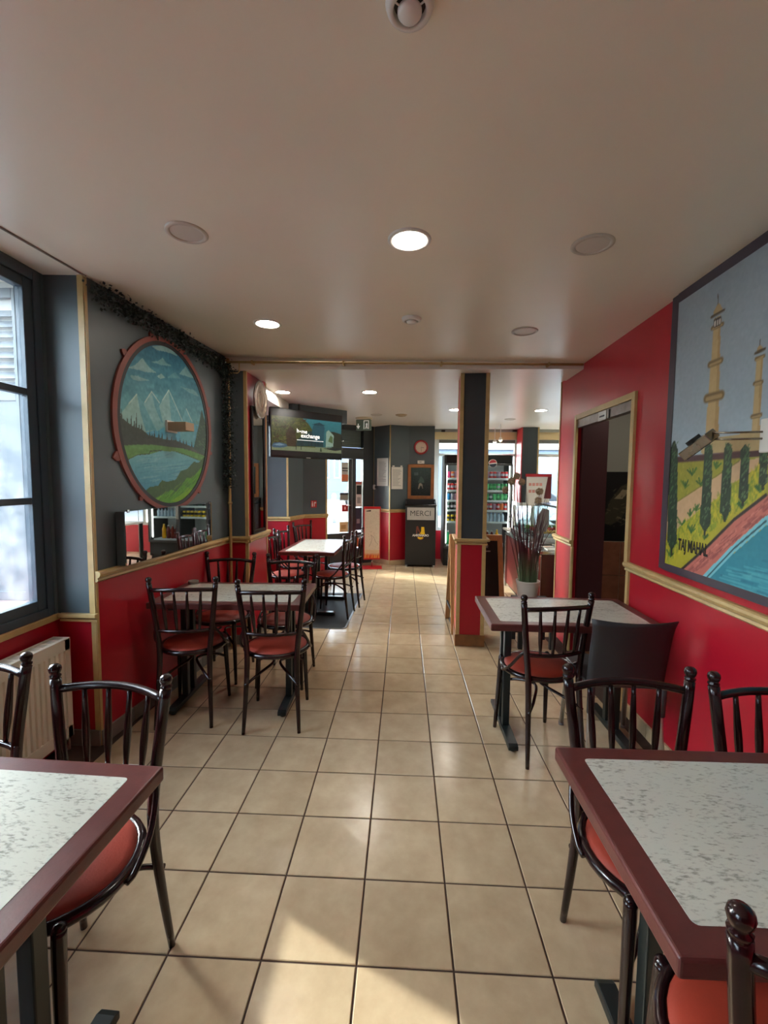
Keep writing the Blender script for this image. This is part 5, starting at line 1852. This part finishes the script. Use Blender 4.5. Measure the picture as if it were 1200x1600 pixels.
SHELF = mat('white wire shelf', (212, 222, 228), .4)
for z in SHZ + [.372]:
    for x0, x1 in ((.055, FW / 2 - .012), (FW / 2 + .012, FW - .055)):
        sh = MB().box(x0, x1, .05, .50, z - .012, z).build('shelf', SHELF, fr)
        MB().box(x0, x1, .040, .050, z - .030, z + .006).build('price_strip', SHELF, sh)
MB().box(FW / 2 - .012, FW / 2 + .012, .03, .53, .34, 1.80).build('divider', BLACK, fr)
# round emblem on the header
ew = FX0 + 0
em = (1.520 - FX0, 1.800)
MB().lathe([(.0005, .0482), (.070, .0482), (.070, .003)], 30, em, axis='y').build('emblem_disc', mat('emblem white', (236, 234, 228), .4), fr)


def half(sign):
    pts = [(em[0] + .064 * math.cos(a), em[1] + .064 * math.sin(a)) for a in (np.linspace(.25, PI - .02, 16) if sign > 0 else np.linspace(PI + .25, 2 * PI - .02, 16))]
    return pts


MB().plate(half(1), -.0496, -.0482).build('emblem_upper', mat('emblem red', (176, 44, 52), .4), fr)
MB().plate(half(-1), -.0496, -.0482).build('emblem_lower', mat('emblem blue', (34, 48, 66), .4), fr)

# ---- cans and bottles: one prototype each, then copies
CANTOP = mat('can top', (206, 208, 210), .25, metal=.9)


def can_mesh(name, col, band):
    b = MB().lathe([(.0005, .002), (.024, 0), (.0325, .010), (.0325, .040)], 14, mi=0)
    b.lathe([(.0325, .040), (.0328, .080)], 14, mi=2)
    b.lathe([(.0325, .080), (.0325, .103), (.026, .115)], 14, mi=0)
    b.lathe([(.026, .115), (.027, .118), (.022, .116), (.0005, .115)], 14, mi=1)
    o = b.build(name, [mat('can %d %d %d' % col, col, .3, metal=.25), CANTOP, mat('can %d %d %d' % band, band, .3, metal=.25)])
    return o.data, o


ORD = ['first', 'second', 'third', 'fourth', 'fifth', 'sixth', 'seventh', 'eighth', 'ninth', 'tenth', 'eleventh', 'twelfth', 'thirteenth', 'fourteenth', 'fifteenth', 'sixteenth']
PINK, ORNG, LILA, RED_C, CYAN, SILV, DGRN, YELO, GRN_C, LGRN, BLK_C = (206, 60, 120), (222, 110, 50), (170, 120, 150), (196, 36, 44), (40, 130, 190), (190, 186, 200), (44, 80, 72), (214, 184, 40), (40, 140, 84), (90, 190, 120), (40, 44, 48)
cnames = {PINK: 'pink', ORNG: 'orange', LILA: 'lilac', RED_C: 'red', CYAN: 'cyan', SILV: 'silver', DGRN: 'dark green', YELO: 'yellow', GRN_C: 'green', LGRN: 'light green', BLK_C: 'black'}
rows = [
    [PINK, ORNG, LILA, LILA, ORNG, PINK, RED_C, GRN_C, LGRN, GRN_C, LILA, RED_C, RED_C, LILA, RED_C, RED_C],
    [RED_C, RED_C, RED_C, RED_C, RED_C, RED_C, RED_C, GRN_C, GRN_C, GRN_C, LGRN, GRN_C, GRN_C, LGRN, GRN_C, GRN_C],
    [CYAN, SILV, LILA, CYAN, SILV, CYAN, CYAN, RED_C, GRN_C, LGRN, GRN_C, DGRN, LGRN, GRN_C, LGRN, GRN_C],
    [DGRN, BLK_C, DGRN, BLK_C, DGRN, BLK_C, DGRN, RED_C, RED_C, LILA, RED_C, RED_C, LILA, RED_C, ORNG, RED_C],
    [YELO, YELO, YELO, YELO, YELO, YELO, YELO],
]
SHN = ['top', 'second', 'third', 'fourth', 'fifth']
cache = {}
for r_, row in enumerate(rows):
    for k, col in enumerate(row):
        band = {RED_C: SILV, GRN_C: LGRN, YELO: BLK_C, DGRN: SILV}.get(col, SILV if (k % 2) else col)
        key = (col, band)
        if key not in cache:
            me, o = can_mesh('soda_can', col, band)
            cache[key] = me
        else:
            o = bpy.data.objects.new('soda_can', cache[key])
            C.collection.objects.link(o)
        half_ = k // 8 if len(row) == 16 else 0
        kk = k - 8 * half_
        step = .0645 if len(row) == 16 else .073
        x = FX0 + (.055 if half_ == 0 else FW / 2 + .012) + .033 + kk * step
        o.location = (x, FY + .095 + rnd.uniform(-.006, .006), SHZ[r_] + .0005)
        o.rotation_euler = (0, 0, rnd.random() * 6)
        o.scale = (.96, .96, 1)
        tag(o, '%s drink can, %s from the bin side on the %s fridge shelf' % (cnames[col], ORD[k], SHN[r_]), 'can', 'drink cans in the fridge')


def bottle_mesh(name, col, cap, h=.20, r=.032):
    b = MB().lathe([(.0005, .002), (r * .8, 0), (r, .010), (r, h * .30), (r * .9, h * .42), (r, h * .56), (r, h * .66), (r * .42, h * .88), (r * .40, h * .93)], 14, mi=0)
    b.lathe([(r * .46, h * .92), (r * .46, h), (.0005, h)], 12, mi=1)
    return b.build(name, [mat('bottle %d %d %d' % col, col, .12), mat('bottle cap %d %d %d' % cap, cap, .4)])


for k in range(7):
    o = bottle_mesh('drink_bottle', (176, 200, 222), (60, 90, 170), .150, .028) if k == 0 else bpy.data.objects.new('drink_bottle', cache['water'])
    if k == 0:
        cache['water'] = o.data
    else:
        C.collection.objects.link(o)
    o.location = (FX0 + FW / 2 + .06 + .066 * k, FY + .10, SHZ[4] + .0005)
    tag(o, 'clear water bottle, %s from the door divider on the fifth fridge shelf' % ORD[k], 'bottle', 'bottles in the fridge')
for k, (x, col, cap, h, nm) in enumerate(((.09, (40, 150, 96), (220, 220, 220), .24, 'green bottle standing alone at the bin end of the lowest fridge shelf'),
                                          (.70, (110, 40, 40), (160, 30, 34), .25, 'dark red bottle next to the door divider on the lowest fridge shelf'),
                                          (.78, (128, 52, 44), (220, 220, 220), .25, 'dark red bottle with white cap on the lowest fridge shelf'),
                                          (.86, (104, 46, 44), (220, 220, 220), .25, 'brownish red bottle beside the yellow one in the fridge'),
                                          (.95, (236, 168, 36), (236, 190, 60), .27, 'yellow juice bottle on the lowest fridge shelf'))):
    o = bottle_mesh('drink_bottle', col, cap, h, .036)
    o.location = (FX0 + x, FY + .11, .3725)
    tag(o, nm, 'bottle', 'bottles in the fridge')

# ================================================================== A-BOARD BEHIND THE PILLAR
ab = thing('sandwich_board', 'pine framed black chalkboard sandwich board half hidden by the square pillar', 'sign', (0.735, 4.53, 0), .02)


def board(sy, name):
    """One leaf hinged at the top, z = 0.955; foot 0.25 away in y."""
    H, S = .955, .245
    P = lambda x, t, d=0.0: (x, sy * (S * (1 - t) + d), H * t)
    for nm, x0, x1 in (('stile', -.265, -.215), ('stile', .215, .265)):
        k = 1 if x0 > 0 else -1
        b = MB()
        v = [P(x0, 0), P(x1, 0), P(x1, 1), P(x0, 1), P(x0, 0, .02), P(x1, 0, .02), P(x1, 1, .02), P(x0, 1, .02)]
        b.add(v, [(0, 1, 2, 3), (7, 6, 5, 4), (0, 4, 5, 1), (1, 5, 6, 2), (2, 6, 7, 3), (3, 7, 4, 0)])
        b.build(nm, WOOD_P, ab, bevel=.003)
    for t0_, t1_ in ((.94, 1.0), (.16, .22)):
        b = MB()
        v = [P(-.215, t0_), P(.215, t0_), P(.215, t1_), P(-.215, t1_), P(-.215, t0_, .02), P(.215, t0_, .02), P(.215, t1_, .02), P(-.215, t1_, .02)]
        b.add(v, [(0, 1, 2, 3), (7, 6, 5, 4), (0, 4, 5, 1), (1, 5, 6, 2), (2, 6, 7, 3), (3, 7, 4, 0)])
        b.build('rail', WOOD_P, ab, bevel=.003)
    b = MB()
    v = [P(-.215, .22, .005), P(.215, .22, .005), P(.215, .94, .005), P(-.215, .94, .005), P(-.215, .22, .013), P(.215, .22, .013), P(.215, .94, .013), P(-.215, .94, .013)]
    b.add(v, [(0, 1, 2, 3), (7, 6, 5, 4), (0, 4, 5, 1), (1, 5, 6, 2), (2, 6, 7, 3), (3, 7, 4, 0)])
    b.build('chalkboard', CHALK, ab)


board(-1, 'front')
board(1, 'back')
MB().box(-.262, -.245, -.20, .20, .20, .222).build('stay', BLACK, ab)
MB().box(-.23, .0, -.10, .26, .0, .012).build('weight', mat('slate weight', (66, 66, 62), .6), ab)
star = []
for k in range(10):
    a = PI / 2 + k * PI / 5
    rr = .024 if k % 2 == 0 else .010
    star.append((.105 + rr * math.cos(a), rr * math.sin(a)))
tilt = math.atan2(.245, .955)
st = MB().plate(star, -.0008, .0).build('star_mark', mat('chalk grey', (150, 148, 140), .7), ab)
st.location = (0, -(.245 * .12 + .0138), .955 * .88)
st.rotation_euler = (-tilt, 0, 0)
for x0, x1, t in ((.068, .142, .832), (-.03, .03, .88), (-.03, .04, .84)):
    sl = MB().box(x0, x1, -.0008, 0, -.006, .006).build('chalk_line', MATS['chalk grey'], ab)
    sl.location = (0, -(.245 * (1 - t) + .0138), .955 * t)
    sl.rotation_euler = (-tilt, 0, 0)

# ================================================================== POTTED GRASS
sl_ = thing('side_stool', 'low black stool with chunky feet carrying the potted grass', 'stool', (1.195, 4.07, 0), 0)
MB().box(-.165, .165, -.155, .155, .385, .415).build('top', BLACK, sl_, bevel=.006)
for sx in (-1, 1):
    for sy in (-1, 1):
        MB().box(sx * .138 - .02, sx * .138 + .02, sy * .128 - .02, sy * .128 + .02, 0.0, .386).build('leg', BLACK, sl_, bevel=.004)
pg = thing('potted_grass', 'tall burgundy ornamental grass with woolly pompoms in a white pot', 'plant', (1.140, 4.055, .4155), 0)
MB().lathe([(.0005, .0), (.074, .0), (.080, .006), (.104, .175), (.108, .180), (.104, .186), (.096, .180), (.090, .150), (.0005, .150)], 28).build('pot', mat('white pot glaze', (226, 220, 208), .35), pg)
MB().lathe([(.0005, .156), (.093, .152)], 20).build('soil', mat('dark soil', (60, 48, 38), .9), pg)
GBL = bpy.data.materials.new('grass blade')
GBL.use_nodes = True
nt = GBL.node_tree
tcn = nt.nodes.new('ShaderNodeTexCoord')
sep = nt.nodes.new('ShaderNodeSeparateXYZ')
rp = nt.nodes.new('ShaderNodeValToRGB')
rp.color_ramp.elements[0].position = .20
rp.color_ramp.elements[0].color = rgba((104, 128, 92))
rp.color_ramp.elements[1].position = .46
rp.color_ramp.elements[1].color = rgba((78, 32, 38))
nt.links.new(tcn.outputs['Object'], sep.inputs[0])
nt.links.new(sep.outputs['Z'], rp.inputs[0])
nt.links.new(rp.outputs[0], nt.nodes['Principled BSDF'].inputs['Base Color'])
nt.nodes['Principled BSDF'].inputs['Roughness'].default_value = .5
gb = MB()
g_ = random.Random(11)
for k in range(84):
    a0, r0 = g_.random() * 6.28, .075 * math.sqrt(g_.random())
    lean = abs(g_.gauss(0, .12)) + .05
    ad = a0 + g_.gauss(0, .35)
    L = g_.uniform(.5, 1.0)
    base = np.array([r0 * math.cos(a0), r0 * math.sin(a0), .15])
    d = np.array([math.cos(ad), math.sin(ad), 0])
    w = np.array([-math.sin(ad + .8), math.cos(ad + .8), 0]) * g_.uniform(.0034, .0062)
    pts = []
    droop = g_.uniform(0, .05) if g_.random() < .85 else g_.uniform(.08, .2)
    for t in np.linspace(0, 1, 7):
        pts.append(base + d * (lean * L * t + droop * t ** 3) + np.array([0, 0, L * t * (1 - .12 * lean) - droop * .8 * t ** 4]))
    if pts[-1][0] > .23:
        pts = [np.array([q[0] * .4, q[1], q[2]]) for q in pts]
    v, f = [], []
    for i, q in enumerate(pts):
        s = (1 - i / 6) ** .6
        v += [q - w * s, q + w * s + np.array([0, 0, .0008])]
    for i in range(6):
        f.append((2 * i, 2 * i + 1, 2 * i + 3, 2 * i + 2))
    gb.add(v, f)
fo = gb.build('foliage', GBL, pg)
fo['kind'] = 'stuff'
POM = mat('woolly pompom', (176, 154, 126), .9, var=.25, vscale=90)
for (px, py, Y, rr) in ((807.5, 744, 4.08, .038), (799.5, 752, 3.98, .042), (815, 753, 4.02, .036), (790, 765, 4.06, .036), (843, 768, 4.0, .037), (841, 782, 4.06, .037)):
    d = ray(px, py)
    q = np.array([0, 0, EYE]) + d * (Y / d[1])
    c = q - np.array([1.140, 4.055, .4155])
    stem = smooth_path([(c[0] * .25, c[1] * .3, .15), (c[0] * .55, c[1] * .5, .5), (c[0] * .9, c[1] * .9, c[2] - .2), (c[0], c[1], c[2])], 4)
    so = MB().tube(stem, [.0022] * len(stem), 5).build('stem', mat('brown stem', (96, 64, 54), .7), pg)
    b = MB().ball(tuple(c), rr * .72, 12, 8)
    for k in range(240):
        z = g_.uniform(-1, 1)
        a = g_.random() * 6.28
        n_ = np.array([math.sqrt(1 - z * z) * math.cos(a), math.sqrt(1 - z * z) * math.sin(a), z])
        t_ = np.cross(n_, np.array([g_.gauss(0, 1), g_.gauss(0, 1), g_.gauss(0, 1)]))
        t_ /= np.linalg.norm(t_) + 1e-9
        p0 = c + n_ * rr * .68
        b.add([p0 - t_ * rr * .09, p0 + t_ * rr * .09, c + n_ * rr * g_.uniform(.9, 1.1)], [(0, 1, 2)])
    b.build('pompom', POM, so)

# ================================================================== SERVICE COUNTER BEYOND THE WALL END
MAR = mat('maroon counter panel', (92, 30, 30), .3, var=.2, vscale=10)
sc_ = thing('service_counter', 'maroon fronted counter with rounded silver top edge beyond the red wall end', 'counter', (1.40, 4.62, 0), -.03)
MB().box(.03, .70, .03, 1.75, .05, .74).build('cabinet', MAR, sc_)
MB().box(.06, .66, .06, 1.7, .0, .05).build('kick', BLACK, sc_)
MB().box(-.005, .72, -.005, 1.77, .74, .785).build('worktop', STEEL, sc_, bevel=.018, seg=4)
for y in (.0, .86, 1.72):
    MB().box(-.004, .034, y, y + .034, .0, .74).build('corner_post', STEEL, sc_, bevel=.01)
MB().box(.03, .70, .0, .034, .0, .09).build('kick_rail', STEEL, sc_, bevel=.004)
MB().lathe([(.0005, .001), (.05, .001), (.07, .010), (.05, .016), (.03, .010), (.0005, .020)], 16, (.28, .42), axis='y').build('ornament', mat('rust ornament', (150, 84, 56), .4), sc_).location = (0, .03, 0)
MB().box(.10, .30, .03, .16, .785, .794).build('label_plate', PAPER, sc_)
cs = thing('display_case', 'sloped glass display case of toppings on the service counter', 'display case', (1.40, 4.62, .785), -.03)
MB().box(.06, .70, .62, 1.7, .0, .06).build('tray_base', STEEL, cs, bevel=.004)
for y in (.62, 1.69):
    MB().plate([(.08, .06), (.68, .06), (.68, .40), (.40, .40)], y, y + .008).build('end_glass', GLASS_C, cs)
MB().add([(.08, .62, .06), (.08, 1.7, .06), (.40, 1.7, .40), (.40, .62, .40), (.088, .62, .06), (.088, 1.7, .06), (.408, 1.7, .40), (.408, .62, .40)],
         [(0, 1, 2, 3), (7, 6, 5, 4), (0, 4, 5, 1), (1, 5, 6, 2), (2, 6, 7, 3), (3, 7, 4, 0)]).build('front_glass', GLASS_C, cs)
MB().box(.38, .69, .62, 1.7, .40, .425).build('case_top', STEEL, cs, bevel=.004)
FOOD = [(210, 160, 60), (190, 60, 40), (120, 150, 60), (226, 200, 130), (150, 90, 60)]
for k in range(3):
    tr = MB().box(.16, .62, .66 + .285 * k, .92 + .285 * k, .06, .10).build('food_tray', STEEL, cs)
    b = MB()
    for q in range(26):
        b.ball((.2 + rnd.random() * .38, .70 + .285 * k + rnd.random() * .18, .10 + rnd.random() * .02), .022, 8, 5)
    fo_ = b.build('food_heap', mat('food %d' % k, FOOD[k], .6), tr)
    fo_['kind'] = 'stuff'
for k, (x, y, rz_, lab) in enumerate(((.16, .22, .3, 'white card lying on the counter end by the wall'), (.36, .30, -.2, 'second white card further back on the counter end'), (.24, .46, .1, 'white sheet in front of the display case'))):
    o = thing('price_card', lab, 'card', (1.40 + x, 4.62 + y, .7945 if k == 0 else .7865), rz_, 'loose cards on the counter')
    o.location.z = .786 + .010 * (k == 0)
    MB().box(-.07, .07, -.05, .05, .0, .0015).build('card', PAPER, o)
    MB().box(-.05, .04, -.03, .01, .0015, .0019).build('printed_block', mat('pink print', (206, 140, 130), .6), o)
# till screen seen from behind
ti = thing('till_screen', 'grey till screen on a short neck standing on the counter', 'till', (1.565, 5.08, .785), .2)
TLG = mat('warm grey plastic', (112, 104, 100), .5)
MB().box(-.09, .09, -.08, .10, .0, .02).build('base', TLG, ti, bevel=.005)
MB().box(-.025, .025, .0, .03, .02, .16).build('neck', TLG, ti, bevel=.004)
scn = MB().plate([(-.065, -.11), (.055, -.11), (.085, -.02), (.080, .15), (.0, .16), (-.05, .06)], -.014, .014).build('screen_back', TLG, ti, bevel=.008)
scn.location = (0, .0, .26)
scn.rotation_euler = (-.25, .15, 0)
# poster with red frame standing on the counter
po = thing('menu_poster', 'white price poster with red top bar and dark red side standing in the shop window', 'poster', (2.15, 7.92, 0), -.08)
MB().box(.0, .40, .0, .01, 1.08, 1.62).build('sheet', PAPER, po)
MB().box(-.02, .42, -.012, .02, 1.58, 1.63).build('top_bar', mat('red bar', (168, 22, 34), .4), po)
MB().plate([(.30, 1.20), (.42, 1.20), (.42, 1.58), (.36, 1.58)], -.012, .0).build('side_strip', mat('dark red strip', (96, 20, 26), .4), po)
for z0 in (1.30, 1.42):
    for k in range(4):
        MB().box(.04 + .06 * k, .085 + .06 * k, -.002, .0, z0, z0 + .05).build('printed_block', mat('pink print', (206, 140, 130), .6), po)
for x in (.02, .36):
    MB().box(x, x + .015, .0, .012, .0, 1.1).build('stand_leg', STEEL, po)
# low white table in the window
wt = thing('window_table', 'white topped table with a maroon front behind the potted grass', 'table', (2.06, 7.00, 0), 0)
MB().box(-.45, .16, -.25, .25, .72, .75).build('top', WHITE, wt, bevel=.004)
MB().box(-.43, .14, -.235, -.215, .10, .72).build('front_panel', MAR, wt)
for x in (-.42, .12):
    for y in (-.21, .22):
        MB().box(x - .02, x + .02, y - .02, y + .02, 0, .72).build('leg', IRON, wt)
# pendant spot and sensors at the header
for k, (px, py, Y) in enumerate(((782, 688, 7.6), (773, 691, 8.2))):
    d = ray(px, py)
    q = np.array([0, 0, EYE]) + d * (Y / d[1])
    o = thing('pendant_spot', ('warm spot lamp hanging on a rod before the cream header', 'second warm spot lamp close to the shop window glass')[k], 'lamp', (q[0], q[1], q[2]), 0, 'warm spots at the shop window')
    MB().tube([(0, 0, .03), (0, 0, 2.452 - q[2])], .006, 8).build('rod', WHITE, o)
    MB().lathe([(.0005, .05), (.02, .048), (.042, .0), (.038, .0), (.0005, .03)], 16).build('shade', WHITE, o)
    MB().ball((0, 0, .004), .026, 12, 8).build('bulb', mat('warm bulb', (255, 230, 170), .4, emit=24, ecol=(255, 222, 160)), o)
for k, px in enumerate((692.5, 804)):
    d = ray(px, 673.5)
    q = np.array([0, 0, EYE]) + d * (8.33 / d[1])
    o = thing('motion_sensor', ('small dark sensor on the cornice near the fridge side', 'small dark sensor on the cornice near the window pillar')[k], 'sensor', (q[0], q[1], q[2]), 0, 'dark sensors on the cornice')
    MB().box(-.035, .035, -.03, .031, -.016, .016).build('case', mat('dark sensor', (54, 30, 30), .4), o, bevel=.004)
    MB().box(-.02, .02, -.032, -.03, -.008, .008).build('lens', BLACK_G, o)
# dark poster in the back room
dp = thing('dark_poster', 'unframed black poster with a pale golden shape in the kitchen passage', 'poster', (1.885, 4.42, 0), 0)
dc = Canvas(0, .50, .925, 1.60, 80, 100, (14, 14, 15))
dc.poly([(.06, 1.10), (.12, 1.32), (.22, 1.46), (.34, 1.52), (.42, 1.44), (.38, 1.25), (.26, 1.16), (.14, 1.08)], (66, 62, 44), .8)
dc.poly([(.16, 1.34), (.24, 1.43), (.30, 1.42), (.24, 1.34)], (150, 140, 110), .8)
for k in range(60):
    x, y = .05 + rnd.random() * .36, 1.06 + rnd.random() * .42
    dc.line((x, y), (x + rnd.uniform(-.03, .05), y + rnd.uniform(-.03, .03)), .008, rnd.choice([(96, 90, 60), (40, 40, 30), (130, 120, 90)]), .5)
dc.line((.20, 1.16), (.42, 1.08), .012, (110, 104, 80))
dc.line((.24, 1.14), (.34, 1.34), .010, (16, 16, 16))
MB().box(0, .50, -.004, -.001, .925, 1.60).build('sheet', BLACK, dp)
dc.mesh('print', paint_mat('dark poster print', .3), dp, -.0048)
